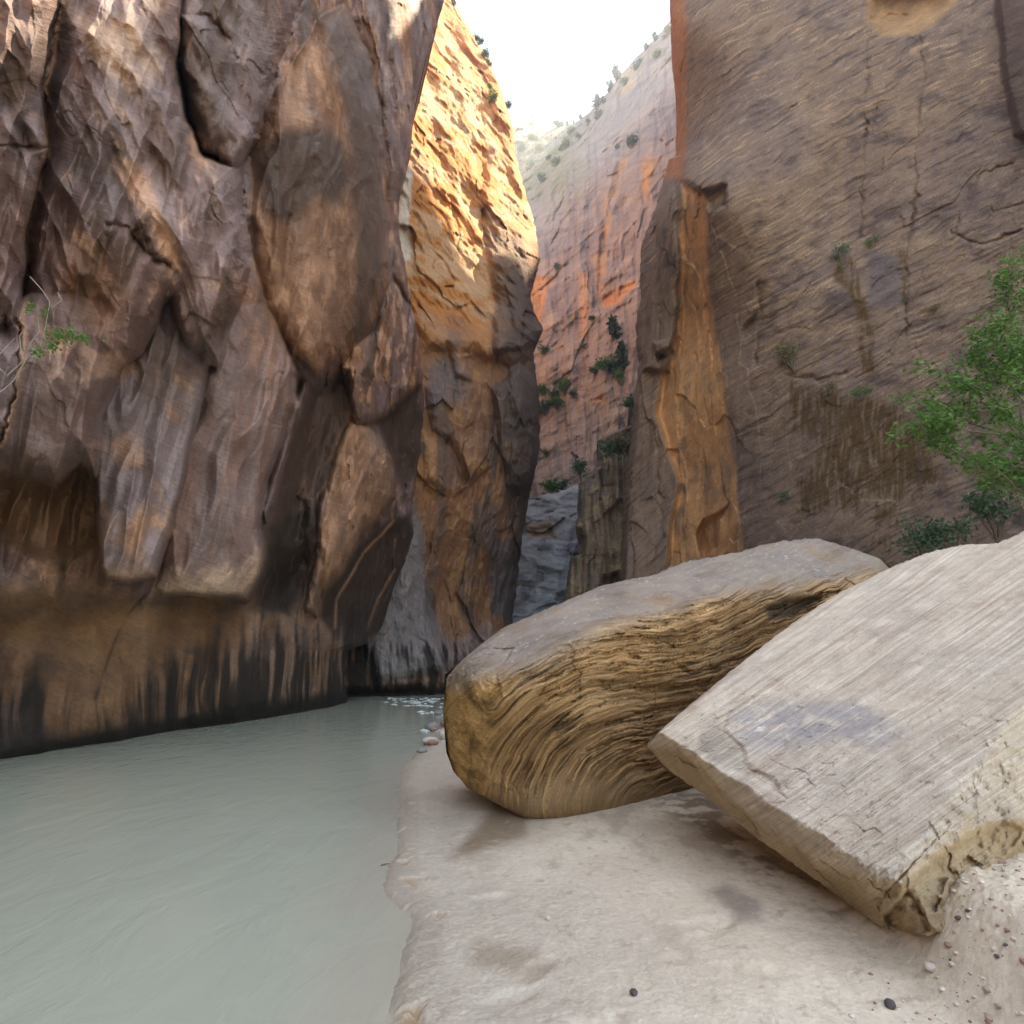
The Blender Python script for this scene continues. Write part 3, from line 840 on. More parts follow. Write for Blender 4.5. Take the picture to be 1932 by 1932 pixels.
D_ORG = R5((195, 930), (310, 980), (325, 1400), (350, 1600), (385, 1894)) + R6((370, 150), (415, 500), (460, 800), (490, 1100), (505, 1300), (120, 1345), (130, 1100), (170, 900), (140, 780), (60, 560), (90, 330), (150, 180)) + R5((175, 1700), (195, 1550), (180, 1300))
D_PIL = R5((60, 1060), (150, 940), (175, 1200), (185, 1550), (130, 1894), (-10, 1894), (20, 1600), (60, 1300))
D_NOSE = R5((190, 920), (240, 940), (300, 990), (425, 935), (430, 860), (300, 700), (190, 780))
D_ALC = R5((1130, -60), (1130, 120), (1200, 180), (1400, 170), (1490, 110), (1600, 0), (1640, -80))
D_DARK = R5((1780, -80), (1800, 200), (1830, 450), (1880, 680), (2000, 740), (2300, 800), (2300, -80))
D_MOSS = R6((720, 400), (870, 380), (1000, 470), (1200, 470), (1320, 520), (1500, 700), (1500, 880), (1400, 930), (1280, 1000), (1230, 1010), (1240, 1240), (1215, 1240), (1200, 1020), (1110, 1010), (980, 1060), (860, 1060), (800, 1040), (760, 900), (840, 800), (850, 700), (760, 640), (740, 520))


def D_relief(X, Y, D, p):
    s = D / 20
    main = ss(1300, 1420, X + .12 * (600 - Y) * (Y < 360) - 60 * ss(340, 1000, Y))
    r = np.zeros_like(X)
    r += poly(X, Y, D_ORG, -1.0, 10, 4, (.012, 0))
    r += poly(X, Y, D_PIL, .8, 8, 4, (0, 0), 1.2)
    r += poly(X, Y, D_NOSE, 1.3, 14, 4, (0, .012))
    r += poly(X, Y, R5((225, 940), (300, 985), (425, 940), (430, 1050), (330, 1080), (310, 990)), -.9, 8, 4)
    r += poly(X, Y, D_ALC, -2.4, 26, 6)
    r += poly(X, Y, D_DARK, 1.6, 14, 5, (0, 0), 1.0)
    r += poly(X, Y, R6((300, 1090), (435, 1005), (380, 1090), (370, 1230), (300, 1300), (270, 1170)), -1.5, 7, 3, (.012, 0))
    r += poly(X, Y, R6((50, 200), (140, 170), (130, 260), (60, 260)), 1.2, 6, 4, (0, 0), .5)
    r += poly(X, Y, R6((60, 260), (140, 200), (150, 250), (70, 290)), -1.4, 6, 3)
    for pts, d, w in ((R5((1200, 30), (1135, 180), (1130, 440), (1125, 690), (1110, 980), (1100, 1200)), .5, 4),
                      (R5((1180, 560), (1150, 660), (1130, 690)), .6, 8),
                      (R5((1400, 180), (1430, 420), (1390, 640), (1380, 1000), (1340, 1250), (1330, 1700)), .4, 4),
                      (R5((1880, 830), (1720, 890), (1640, 990), (1600, 1170)), .4, 4),
                      (R5((250, 660), (245, 820)), .3, 3), (R5((730, 40), (735, 240)), .3, 3), (R5((580, 1450), (585, 1700), (560, 1850)), .5, 5),
                      (R5((500, 1700), (560, 1620)), .8, 9), (R5((640, 640), (780, 540)), .5, 4), (R5((1160, 110), (1330, 70)), .6, 5),
                      (R5((1560, 1180), (1720, 1240), (1900, 1180)), .4, 4), (R6((720, 360), (880, 390), (1020, 340)), .4, 5),
                      (R6((90, 0), (60, 600), (100, 1200)), .4, 4)):
        r += crack(X, Y, pts, d, w)
    # cross-beds rising to the right: thin ledges
    th = np.interp(X, [1250, 1450, 1932], [-.95, -.62, -.52])
    w = 9 * fbm(p * .12, 3)
    st = (Y - th * (X - 1300) * 1.0 + w)
    along = (X + .5 * Y)
    q = np.stack([st / 15, along / 75, p[:, 2] * 0], -1)
    b = fbm(q, 5, .55)
    amp = (.35 + .65 * ss(-.2, .25, fbm(p * .1 + 4, 3))) * main
    r += amp * (.13 * np.sign(b) * np.abs(b) ** .75)
    wf = np.stack([fbm(p * .2, 3), fbm(p * .2 + 20, 3), fbm(p * .2 + 40, 3)], -1)
    r += main * facets(np.stack([st / 60, along / 80, p[:, 2] * 0], -1) + .5 * wf, .10)
    f1, f2, c = worley(np.stack([st / 16, along / 34, p[:, 2] * 0], -1) + .4 * fbm(p * .6, 2)[:, None])
    r += main * .08 * (c - .5) + main * .06 * (np.minimum(f1, 1) ** 2 - .4)
    v = fbm(np.stack([X / 20, Y / 190, X * 0], -1), 3)
    r += (1 - main) * (.22 * v + facets(np.stack([p[:, 0] / 1.6, p[:, 1] / 2, p[:, 2] / 6], -1) + .5 * wf, .4))
    r += .35 * fbm(p * .12, 4) + .09 * fbm(p * .9, 4, .6)
    r += edge_round(X - interp_edge(Y, D_L), 14, 4)
    return r


def D_colour(X, Y, D, p, r):
    n1 = fbm(p * .12, 4); n2 = fbm(p * .6 + 7, 5, .6); n3 = fbm(np.stack([X / 14, Y / 200, X * 0], -1), 4, .6)
    c = np.repeat(np.array([[.36, .275, .205]], f32), len(X), 0)
    c = mix(c, np.array([.31, .25, .225]), .8 * ss(-.1, .25, n1 + .5 * n3))
    th = np.interp(X, [1250, 1450, 1932], [-.95, -.62, -.52])
    st = (Y - th * (X - 1300) + 9 * fbm(p * .12, 3)); along = X + .5 * Y
    fl = fbm(np.stack([st / 5.5, along / 40, X * 0], -1), 5, .68)
    reg = ss(-.35, .25, fbm(p * .13 + 11, 3)) * ss(930, 640, Y)
    c = mix(c, np.array([.68, .53, .33]), .9 * ss(.06, .34, fl + .15 * n2) * (.3 + .7 * reg))
    fl2 = fbm(np.stack([st / 8 + 31, along / 60, X * 0], -1), 5, .68)
    c = mix(c, np.array([.15, .112, .088]), .85 * ss(.04, .34, fl2))
    sp = fbm(np.stack([st / 3, along / 5, X * 0], -1), 3)
    c = mix(c, np.array([.66, .58, .46]), .9 * ss(.34, .52, sp) * ss(-.2, .1, n2) * ss(1300, 1400, X) * (1 - .8 * mask(X, Y, D_MOSS, 10)))
    dark = ss(-.02, .45, fbm(np.stack([X / 90, Y / 60, X * 0], -1), 4, .6) + .6 * fl2) * ss(1380, 1460, X)
    c = mix(c, np.array([.15, .118, .112]), .9 * dark)
    tan_patch = ss(.08, .35, fbm(np.stack([X / 110 + 9, Y / 60, X * 0], -1), 4, .6)) * ss(1380, 1460, X); c = mix(c, np.array([.50, .40, .29]), .4 * tan_patch)  # random paler tan patches in the rock
    # brown seepage stain
    g = ss(-14, 22, windowed(sdpoly, X, Y, D_MOSS, 60, -1e3) + 40 * fbm(np.stack([X / 10, Y / 60, X * 0], -1), 5, .6) + 40 * fbm(np.stack([X / 60, Y / 50, X * 0 + 3], -1), 3))
    for pts in (R5((930, 1300), (1080, 1320), (1060, 1500), (960, 1420)), R5((1060, 1320), (1120, 1500), (1170, 1700), (1170, 1890), (1100, 1890), (1090, 1600), (1040, 1500)), R5((1290, 1270), (1345, 1270), (1330, 1500), (1300, 1400))):
        g = np.maximum(g, mask(X, Y, pts, 5) * ss(-.4, .1, n2))
    c = mix(c, np.array([.15, .095, .030]), .92 * g * ss(-.5, .15, fbm(np.stack([X / 8, Y / 60, X * 0], -1), 5, .6) + .35 * fl))
    c = mix(c, np.array([.21, .19, .20]), .8 * mask(X, Y, R5((1150, 1270), (1310, 1330), (1310, 1560), (1150, 1560)), 8))
    # orange faces; glow bounced off the sunlit wall painted into buttress and edge
    g = mask(X, Y, D_ORG, 5); c = mix(c, np.array([.95, .58, .28]), .95 * g); c = mix(c, np.array([.42, .30, .22]), .8 * g * ss(.0, .25, .5 * n3 + .6 * n2 + .4 * n1)); c = mix(c, np.array([.60, .42, .23]), .6 * g * ss(.05, .3, n2))
    g = ss(1302, 1284, X) * ss(345, 330, Y); c = mix(c, np.array([.60, .28, .12]), .9 * g)
    c = mix(c, np.array([.33, .26, .20]), .8 * mask(X, Y, D_PIL, 5)); c = mix(c, np.array([.12, .095, .075]), .8 * mask(X, Y, R5((90, 1150), (160, 1150), (160, 1400), (60, 1420)), 6) * ss(-.2, .1, n2))
    c = mix(c, np.array([.62, .42, .22]), .95 * mask(X, Y, D_ALC, 6)); c = mix(c, np.array([.36, .24, .14]), .8 * mask(X, Y, R5((1200, -60), (1500, -60), (1330, 60), (1220, 50)), 9))
    c = mix(c, np.array([.13, .09, .07]), .85 * mask(X, Y, D_DARK, 5))
    # pale mineral seams
    for pts, w in ((R6((1110, 1005), (1230, 995), (1300, 1000), (1420, 920), (1520, 910), (1600, 900)), 2.4), (R6((970, 790), (985, 890), (1030, 930), (1080, 970)), 2.2), (R6((500, 540), (540, 575), (600, 560)), 2.2),
                   (R6((520, 275), (580, 290), (640, 330), (690, 390)), 2.4), (R6((725, 640), (740, 800), (755, 920)), 1.8), (R6((770, 1000), (820, 1060), (810, 1120), (740, 1120), (680, 1110)), 1.8), (R6((1370, 1090), (1460, 1145)), 1.8)):
        d = windowed(dline, X + 10 * fl2, Y + 9 * fl, pts, 16, 1e3)
        c = mix(c, np.array([.58, .49, .38]), .6 * np.exp(-(d / w * 1.25) ** 2) * ss(-.25, .15, n2 + fl2))
    return np.concatenate([c * np.array([.575, .50, .475], f32), np.zeros((len(X), 1), f32)], 1)


rowsD = np.concatenate([np.linspace(1420, 1120, 50), np.linspace(1118, -20, 520), np.linspace(-30, -520, 60)])
PX, PY = lr_grid(rowsD, D_L, 1950, 440, 5.0, 6)
ext = np.linspace(1960, 2500, 40)[None]
PX = np.concatenate([PX, np.repeat(ext, len(PX), 0)], 1); PY = np.concatenate([PY, np.repeat(PY[:, :1], 40, 1)], 1)
right_cliff, vD, XD, YD = cliff('right_canyon_wall', PX, PY, D_depth, D_relief, D_colour, M_right,
    [('L', [(.5, 1.5, 0), (1.5, 3, 0), (8, 6, 0), (56, 14, 0), (-22, 28, 0), (40, 40, 0)]), ('R', [(0, -14, 0)]), ('UP', [(2, 3, 40), (1, 2, 10)]), ('T', [(.5, 2, 1), (4, 4, 1)])],  # unseen back run bent to set where sun reaches the middle wall
    'brown cross-bedded sandstone canyon wall on the right with an orange buttress at its edge',
    lambda X, Y, p: ((Y - np.interp(X, [1250, 1450, 1932], [-.95, -.62, -.52]) * (X - 1300) + 14 * fbm(p * .12, 3)) / 60, (X + .5 * Y) / 60), 6)

# ------------------------------------------------------------------ water and ground
BANK = [(842, 1340), (835, 1360), (822, 1385), (794, 1414), (765, 1440), (753, 1470), (750, 1518), (757, 1562), (752, 1607), (735, 1627), (730, 1672), (745, 1692), (779, 1721), (784, 1746), (769, 1786), (759, 1836), (745, 1895), (738, 1940), (720, 2100)]
bw = ground_at(np.array([a for a, _ in BANK]), np.array([b for _, b in BANK]), 0.03)
bank_xy = [(bw[0, 0] + 3.5, 60.0), (bw[0, 0] + 2.0, 30.0)] + [(x, y) for x, y in bw[:, :2]] + [(bw[-1, 0] - .1, 0.0), (bw[-1, 0] - .3, -20.0), (bw[-1, 0], -80.0)]


def bank_e(x, y):
    """metres to the right of the water's edge"""
    d = dline(x, y, bank_xy)
    ys = np.array([b for _, b in bank_xy][::-1]); xs = np.array([a for a, _ in bank_xy][::-1])
    return np.where(x > np.interp(y, ys, xs), d, -d)


def sand_z(x, y, fine=True):
    x = np.asarray(x, f32); y = np.asarray(y, f32)
    q = np.stack([x, y, x * 0], -1)
    e = bank_e(x, y)
    if fine: e = e + .05 * fbm(q * 3.5, 4) + .02 * fbm(q * 12, 3)
    z = -.35 * ss(0, -1.4, e) - .03 * ss(0, -.2, e)
    z = z + .035 * ss(-.04, .07, e) + .045 * np.clip(e, 0, 3) + .03 * np.clip(e - 3, 0, 5) + .05 * np.clip(e - 8, 0, 14)
    land = ss(0, .4, e)
    z = z + land * (.045 * fbm(q * .55, 3) + .012 * fbm(q * 2.4 + 3, 3))
    if fine: z = z + ss(-.05, .1, e) * (.007 * fbm(q * 9, 4) + .004 * fbm(q * 30, 2))
    return z


def make_ground():
    cols = np.concatenate([np.linspace(-900, 640, 40), np.linspace(644, 1960, 560), np.linspace(1975, 3000, 40)])
    rows = np.concatenate([np.linspace(1276, 1340, 40), np.linspace(1342, 1960, 420), np.linspace(1970, 3200, 40)])
    PX, PY = np.meshgrid(cols, rows)
    g = ground_at(PX.ravel(), PY.ravel(), 0.15)
    x, y = g[:, 0].astype(f32), g[:, 1].astype(f32)
    z = sand_z(x, y)
    q = np.stack([x, y, x * 0], -1)
    e = bank_e(x, y)
    X, Y = PX.ravel().astype(f32), PY.ravel().astype(f32)
    n1 = fbm(q * .8, 4); n2 = fbm(q * 3 + 9, 4, .6); n3 = fbm(np.stack([x * 2.2, y * .9, x * 0], -1) + 4, 4, .6)
    # crumbly cut edge and holes along the water
    z += -.028 * ss(.1, .32, n2) * ss(.30, .05, np.abs(e - .06)) * ss(-.1, .06, e)
    # right hand rubble mound
    mound = ss(2.12, 2.72, x - .12 * (y - 3.4) + .10 * n1) * ss(5.2, 4.2, y) * ss(1.8, 2.9, y)
    z += .40 * mound + mound * (.035 * fbm(q * 5, 4, .6) + .02 * fbm(q * 16, 3))
    # footprints and ripples
    for fx, fy, a in ((1330, 1700, .2), (1240, 1560, .5), (1420, 1780, -.3), (960, 1800, .4), (1010, 1760, .9), (1350, 1712, .6), (930, 1640, .1), (1120, 1860, .4)):
        f = ground_at(np.array([fx]), np.array([fy]), .25)[0]
        dx, dy = x - f[0], y - f[1]
        u, v = dx * math.cos(a) + dy * math.sin(a), -dx * math.sin(a) + dy * math.cos(a)
        z -= .022 * np.exp(-((u / .17) ** 2 + (v / .07) ** 2) ** 2)
    c = np.repeat(np.array([[.66, .575, .47]], f32), len(x), 0)
    c = mix(c, np.array([.74, .665, .56]), .8 * ss(-.05, .3, n1))
    c = mix(c, np.array([.42, .34, .265]), .6 * ss(.05, .35, n3))
    # wet mud by the water: greyer, shinier
    wet = ss(2.3, .4, e + .5 * n1) * ss(-.2, .1, e)
    c = mix(c, np.array([.55, .50, .445]), .75 * wet)
    c = mix(c, np.array([.37, .32, .27]), .65 * ss(.34, .04, e + .16 * n2) * ss(-.1, .0, e))
    c = mix(c, np.array([.40, .28, .17]), .8 * ss(.12, .3, n2) * ss(.28, .04, np.abs(e - .08)))
    c = mix(c, np.array([.30, .245, .215]), .8 * mask(X + 14 * n2, Y + 10 * n3, [(1330, 1680), (1370, 1665), (1430, 1700), (1440, 1735), (1390, 1740)], 14))
    c = mix(c, np.array([.36, .295, .225]), .7 * mask(X + 14 * n2, Y + 10 * n3, [(900, 1740), (1000, 1760), (1060, 1800), (980, 1810), (880, 1775)], 14))
    c = mix(c, np.array([.24, .165, .10]), .75 * mask(X + 10 * n2, Y + 8 * n3, [(850, 1600), (880, 1560), (930, 1510), (1000, 1530), (990, 1560), (900, 1590)], 12))  # wet sand with the boulder's dark reflection painted in
    c = mix(c, np.array([.19, .135, .09]), .8 * mask(X + 16 * n2, Y + 8 * n3, [(1240, 1500), (1330, 1500), (1480, 1640), (1640, 1740), (1560, 1740), (1420, 1650), (1300, 1560), (1240, 1530)], 16) * ss(-.2, .1, n2 + n3))  # slab's shadow painted over dark damp soil
    c = mix(c, np.array([.66, .60, .53]), .6 * mound * ss(-.1, .3, n2)); c = mix(c, np.array([.36, .19, .13]), .6 * mound * ss(.22, .4, n3))
    c = mix(c, np.array([.33, .315, .26]), ss(.02, -.05, e))
    n5 = fbm(q * 7 + 30, 5, .65)
    c = mix(c, np.array([.38, .315, .25]), .55 * ss(.12, .4, n5) * ss(0, .2, e)); c = mix(c, np.array([.68, .62, .53]), .5 * ss(.15, .4, -n5 + .3 * n1) * ss(0, .2, e))
    c = c * np.array([1.0, .975, .91], f32)
    shine = np.clip(wet + .8 * mask(X, Y, [(840, 1620), (860, 1560), (930, 1510), (1040, 1535), (1000, 1570)], 14), 0, 1)
    col = np.concatenate([c, shine[:, None]], 1)
    m, nt, b = new_mat('river_sand'); L = nt.links.new
    att = N(nt, 'ShaderNodeAttribute', attribute_name='Col'); tc = N(nt, 'ShaderNodeTexCoord')
    n = N(nt, 'ShaderNodeTexNoise', Scale=22.0, Detail=8.0, Roughness=.7); L(tc.outputs['Object'], n.inputs['Vector'])
    f = math_n(nt, 'MULTIPLY_ADD', n.outputs['Fac'], .7); nt.nodes[-1].inputs[2].default_value = .65
    mx = N(nt, 'ShaderNodeVectorMath', operation='SCALE'); L(att.outputs['Color'], mx.inputs[0]); L(f, mx.inputs['Scale']); L(mx.outputs[0], b.inputs['Base Color'])
    bp = N(nt, 'ShaderNodeBump', Strength=.9, Distance=.012); L(n.outputs['Fac'], bp.inputs['Height']); L(bp.outputs[0], b.inputs['Normal'])
    r = math_n(nt, 'MULTIPLY_ADD', att.outputs['Alpha'], -.52); nt.nodes[-1].inputs[2].default_value = .88
    L(r, b.inputs['Roughness'])
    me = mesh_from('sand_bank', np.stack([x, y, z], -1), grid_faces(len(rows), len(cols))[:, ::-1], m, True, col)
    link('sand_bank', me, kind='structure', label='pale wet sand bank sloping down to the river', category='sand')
    # the floor the canyon stands on
    s = 320.0
    me = mesh_from('canyon_floor', [(-s, -s, -1.2), (s, -s, -1.2), (s, s, -1.2), (-s, s, -1.2)], [(0, 1, 2, 3)], m, False, np.array([[.33, .3, .25, 0]] * 4, f32))
    link('canyon_floor', me, kind='structure', label='silty floor of the canyon beneath water and rocks', category='ground')


make_ground()


def make_water():
    m, nt, b = new_mat('silty_water'); L = nt.links.new
    tc = N(nt, 'ShaderNodeTexCoord'); mp = N(nt, 'ShaderNodeMapping'); mp.inputs['Scale'].default_value = (1.0, .45, 1); mp.inputs['Rotation'].default_value = (0, 0, .9)
    L(tc.outputs['Object'], mp.inputs['Vector'])
    n = N(nt, 'ShaderNodeTexNoise', Scale=2.6, Detail=5.0, Roughness=.55, Distortion=.6); L(mp.outputs[0], n.inputs['Vector'])
    bp = N(nt, 'ShaderNodeBump', Strength=.55, Distance=.03); L(n.outputs['Fac'], bp.inputs['Height']); L(bp.outputs[0], b.inputs['Normal'])
    n2 = N(nt, 'ShaderNodeTexNoise', Scale=.5, Detail=3.0); L(tc.outputs['Object'], n2.inputs['Vector'])
    cr = N(nt, 'ShaderNodeMix', data_type='RGBA'); L(n2.outputs['Fac'], cr.inputs['Factor'])
    cr.inputs['A'].default_value = (.38, .41, .32, 1); cr.inputs['B'].default_value = (.42, .445, .355, 1)
    att = N(nt, 'ShaderNodeAttribute', attribute_name='Col')
    mm = N(nt, 'ShaderNodeMix', data_type='RGBA'); L(att.outputs['Fac'], mm.inputs['Factor']); L(cr.outputs['Result'], mm.inputs['A']); mm.inputs['B'].default_value = (.43, .385, .31, 1)
    L(mm.outputs['Result'], b.inputs['Base Color'])
    b.inputs['Roughness'].default_value = .12; b.inputs['IOR'].default_value = 1.33
    ys = np.concatenate([np.linspace(-60, 2, 12), np.geomspace(2.2, 90, 240)]); ts = np.linspace(0, 1, 90)
    v = []
    for y in ys:
        x0, x1 = -30.0, max(2.0, .05 * y + 3)
        v.append(np.stack([x0 + (x1 - x0) * ts ** .55, np.full(90, y), np.zeros(90)], -1))
    v = np.concatenate(v).astype(f32)
    rip = ss(26, 36, v[:, 1])
    v[:, 2] = .005 * fbm(np.stack([v[:, 0] * 1.3, v[:, 1] * .8, v[:, 0] * 0], -1), 3) + rip * .06 * fbm(np.stack([v[:, 0] * 1.2, v[:, 1] * .5, v[:, 0] * 0 + 5], -1), 3)
    e = bank_e(v[:, 0], v[:, 1]); q = np.stack([v[:, 0], v[:, 1], v[:, 0] * 0], -1)
    sh = .8 * ss(-.85, -.1, e + .25 * fbm(q * 1.5, 3)) * ss(16, 9, v[:, 1])
    me = mesh_from('river', v, grid_faces(len(ys), 90), m, True, np.repeat(sh[:, None], 3, 1))
    link('river', me, kind='structure', label='silty grey green river flowing along the left wall', category='river')


make_water()


# ------------------------------------------------------------------ boulders
def boulder(name, cols, top, bottom, ny, depth, relief, colour, strata, mat, thick, label, jit=3.0, seed=0):
    PX, PY = tb_grid(cols, bottom, top, ny, jit, seed)
    ny, nx = PX.shape
    X, Y = PX.ravel().astype(f32), PY.ravel().astype(f32)
    D = depth(X, Y).astype(f32); p0 = at(X, Y, D).astype(f32)
    ry = rays(X, Y).astype(f32); ry /= np.linalg.norm(ry, axis=1)[:, None]
    tt = np.repeat(np.linspace(0, 1, ny)[:, None], nx, 1).ravel(); cc = np.repeat(np.linspace(0, 1, nx)[None], ny, 0).ravel()
    st = strata(X, Y, p0); r = relief(X, Y, D, p0, st)
    v = p0 - ry * r[:, None]
    col = colour(X, Y, D, p0, r, st)
    suv = np.stack([st, (X + .4 * Y) / 60, X * 0], -1)
    # the far side bulges back from the same outline
    prof = np.sqrt(np.clip(1 - (2 * tt - 1) ** 2, 0, 1)) * np.clip(1 - (2 * cc - 1) ** 6, 0, 1) ** .5
    vb = p0 + ry * (thick(X, Y) * prof)[:, None]
    vb += .12 * prof[:, None] * np.stack([fbm(p0 * .8, 3), fbm(p0 * .8 + 9, 3), fbm(p0 * .8 + 19, 3)], -1)
    border = (tt == 0) | (tt == 1) | (cc == 0) | (cc == 1)
    vb[border] = v[border]
    f = grid_faces(ny, nx)
    fb = grid_faces(ny, nx, ny * nx)[:, ::-1]
    me = mesh_from(name, np.concatenate([v, vb]), np.concatenate([f, fb]), mat, True, np.concatenate([col, col]), np.concatenate([suv, suv]))
    import bmesh
    bm = bmesh.new(); bm.from_mesh(me)
    bv = [vv for vv in bm.verts if border[vv.index % (ny * nx)]]
    bmesh.ops.remove_doubles(bm, verts=bv, dist=1e-4)
    bm.to_mesh(me); bm.free()
    return link(name, me, label=label, category='boulder'), v, X, Y


B1_TOP = [(836, 1340), (840, 1272), (880, 1237), (945, 1186), (1040, 1145), (1130, 1106), (1180, 1094), (1230, 1085), (1290, 1060), (1400, 1040), (1440, 1027), (1480, 1020), (1540, 1015), (1610, 1035), (1660, 1052), (1688, 1078), (1694, 1110)]
B1_BOT = [(836, 1350), (842, 1420), (855, 1455), (880, 1484), (930, 1513), (990, 1545), (1060, 1552), (1150, 1538), (1240, 1515), (1300, 1495), (1400, 1440), (1500, 1350), (1600, 1250), (1694, 1120)]
B1_RIDGE = [(836, 1300), (900, 1282), (960, 1268), (1010, 1250), (1100, 1200), (1200, 1168), (1300, 1135), (1400, 1112), (1480, 1108), (1560, 1098), (1640, 1076), (1694, 1090)]
B1_depth = rbf([(838, 1310, 7.5), (850, 1440, 7.5), (930, 1508, 7.15), (990, 1540, 6.9), (1060, 1545, 6.95), (1150, 1530, 7.3), (1240, 1510, 7.8), (1300, 1490, 8.2), (900, 1285, 6.75), (1010, 1250, 6.6), (1100, 1200, 6.75), (1200, 1168, 7.1),
                (1300, 1135, 7.6), (1400, 1112, 8.2), (1560, 1098, 9.4), (1650, 1076, 10.2), (930, 1400, 6.95), (1060, 1400, 6.8), (1200, 1300, 7.3), (1250, 1400, 7.7), (1400, 1200, 8.4), (1400, 1400, 8.8), (1550, 1200, 9.8),
                (880, 1240, 7.3), (945, 1188, 7.9), (1130, 1108, 8.8), (1290, 1062, 9.8), (1400, 1042, 10.4), (1540, 1017, 11.2), (1610, 1036, 11.3), (1690, 1085, 11.2)], 30)


def B1_strata(X, Y, p):
    # beds drape over a point low on the right and plunge to the left
    a = np.interp(X, [836, 900, 960, 1060, 1200, 1400, 1700], [1500, 1420, 1300, 1190, 1120, 1040, 960])
    dx = (X - 1330) / 1.55; dy = (Y - 1520)
    rad = np.sqrt(dx * dx + dy * dy)
    w = 9 * fbm(p * .9, 3) + 5 * fbm(p * 2.6, 3)
    lin = Y + .42 * (X - 1300)
    k = ss(1080, 1420, X)
    return ((-(rad) + 330) * (1 - k) + (lin - 1210) * k * .9 + w) / 60


def B1_front(X, Y):
    return ss(-26, 30, Y - np.interp(X, [a for a, _ in B1_RIDGE], [b for _, b in B1_RIDGE]))


def B1_relief(X, Y, D, p, st):
    s = D / 8
    fr = B1_front(X + 10 * fbm(p * 2, 3), Y + 12 * fbm(p * 2 + 5, 3))
    rough_end = ss(990, 900, X + .15 * (Y - 1300))
    q = np.stack([st * 4.2, X / 120 + Y / 160, p[:, 1] * .1], -1)
    b = fbm(q, 5, .58)
    led = np.sign(b) * np.abs(b) ** .55
    lay = fr * (1 - rough_end) * ss(1535, 1440, Y + .1 * (X - 1060) + 25 * fbm(p * 1.2, 2))
    r = s * (.13 * led * lay + .045 * fbm(q * 2.6 + 3, 3, .6) * lay)
    b3 = fbm(np.stack([st * 8.5, X / 130 + Y / 170, p[:, 1] * .1], -1), 4, .55)
    r -= s * lay * (.085 * np.exp(-(b / .05) ** 2) + .022 * np.exp(-(b3 / .07) ** 2))
    r += s * .12 * fbm(np.stack([st * 1.6, X / 200, X * 0], -1), 2) * lay
    # hollow under the right shoulder
    r += poly(X, Y, R6((600, 1540), (700, 1480), (900, 1465), (890, 1510), (760, 1590), (640, 1610)), -.35, 22, 6)
    r += s * rough_end * (.09 * fbm(p * 3, 5, .65) + .05 * fbm(p * 9, 4, .65, True) + facets(p * 2.2, .10))
    r += s * fr * facets(p * 1.1 + .3 * fbm(p * 2, 2)[:, None], .05)
    top = 1 - fr
    r += s * top * (.03 * fbm(p * 1.4, 3) + .012 * fbm(p * 7, 4))
    r += crack(X, Y, R6((170, 1330), (260, 1360), (420, 1390)), .05, 4) * top + crack(X, Y, R6((600, 1270), (740, 1330), (880, 1390), (1000, 1380)), .09, 6)
    r += poly(X, Y, R6((560, 1230), (830, 1180), (1010, 1210), (860, 1260), (640, 1265)), .06, 5, 3)
    r += crack(X, Y, R6((1060, 1380), (1090, 1310), (1180, 1290)), .08, 5) + crack(X, Y, R6((1180, 1300), (1200, 1400)), .07, 4)
    r += s * .05 * fbm(p * .7, 3)
    t = Y - np.interp(X, [a for a, _ in B1_TOP], [b for _, b in B1_TOP])
    r += edge_round(t, 16, .5)
    r += edge_round(X - 836, 30, .5) + edge_round(1694 - X, 40, .7)
    b2 = np.interp(X, [a for a, _ in B1_BOT], [b for _, b in B1_BOT]) - Y
    r += edge_round(b2, 60, .35)
    return r


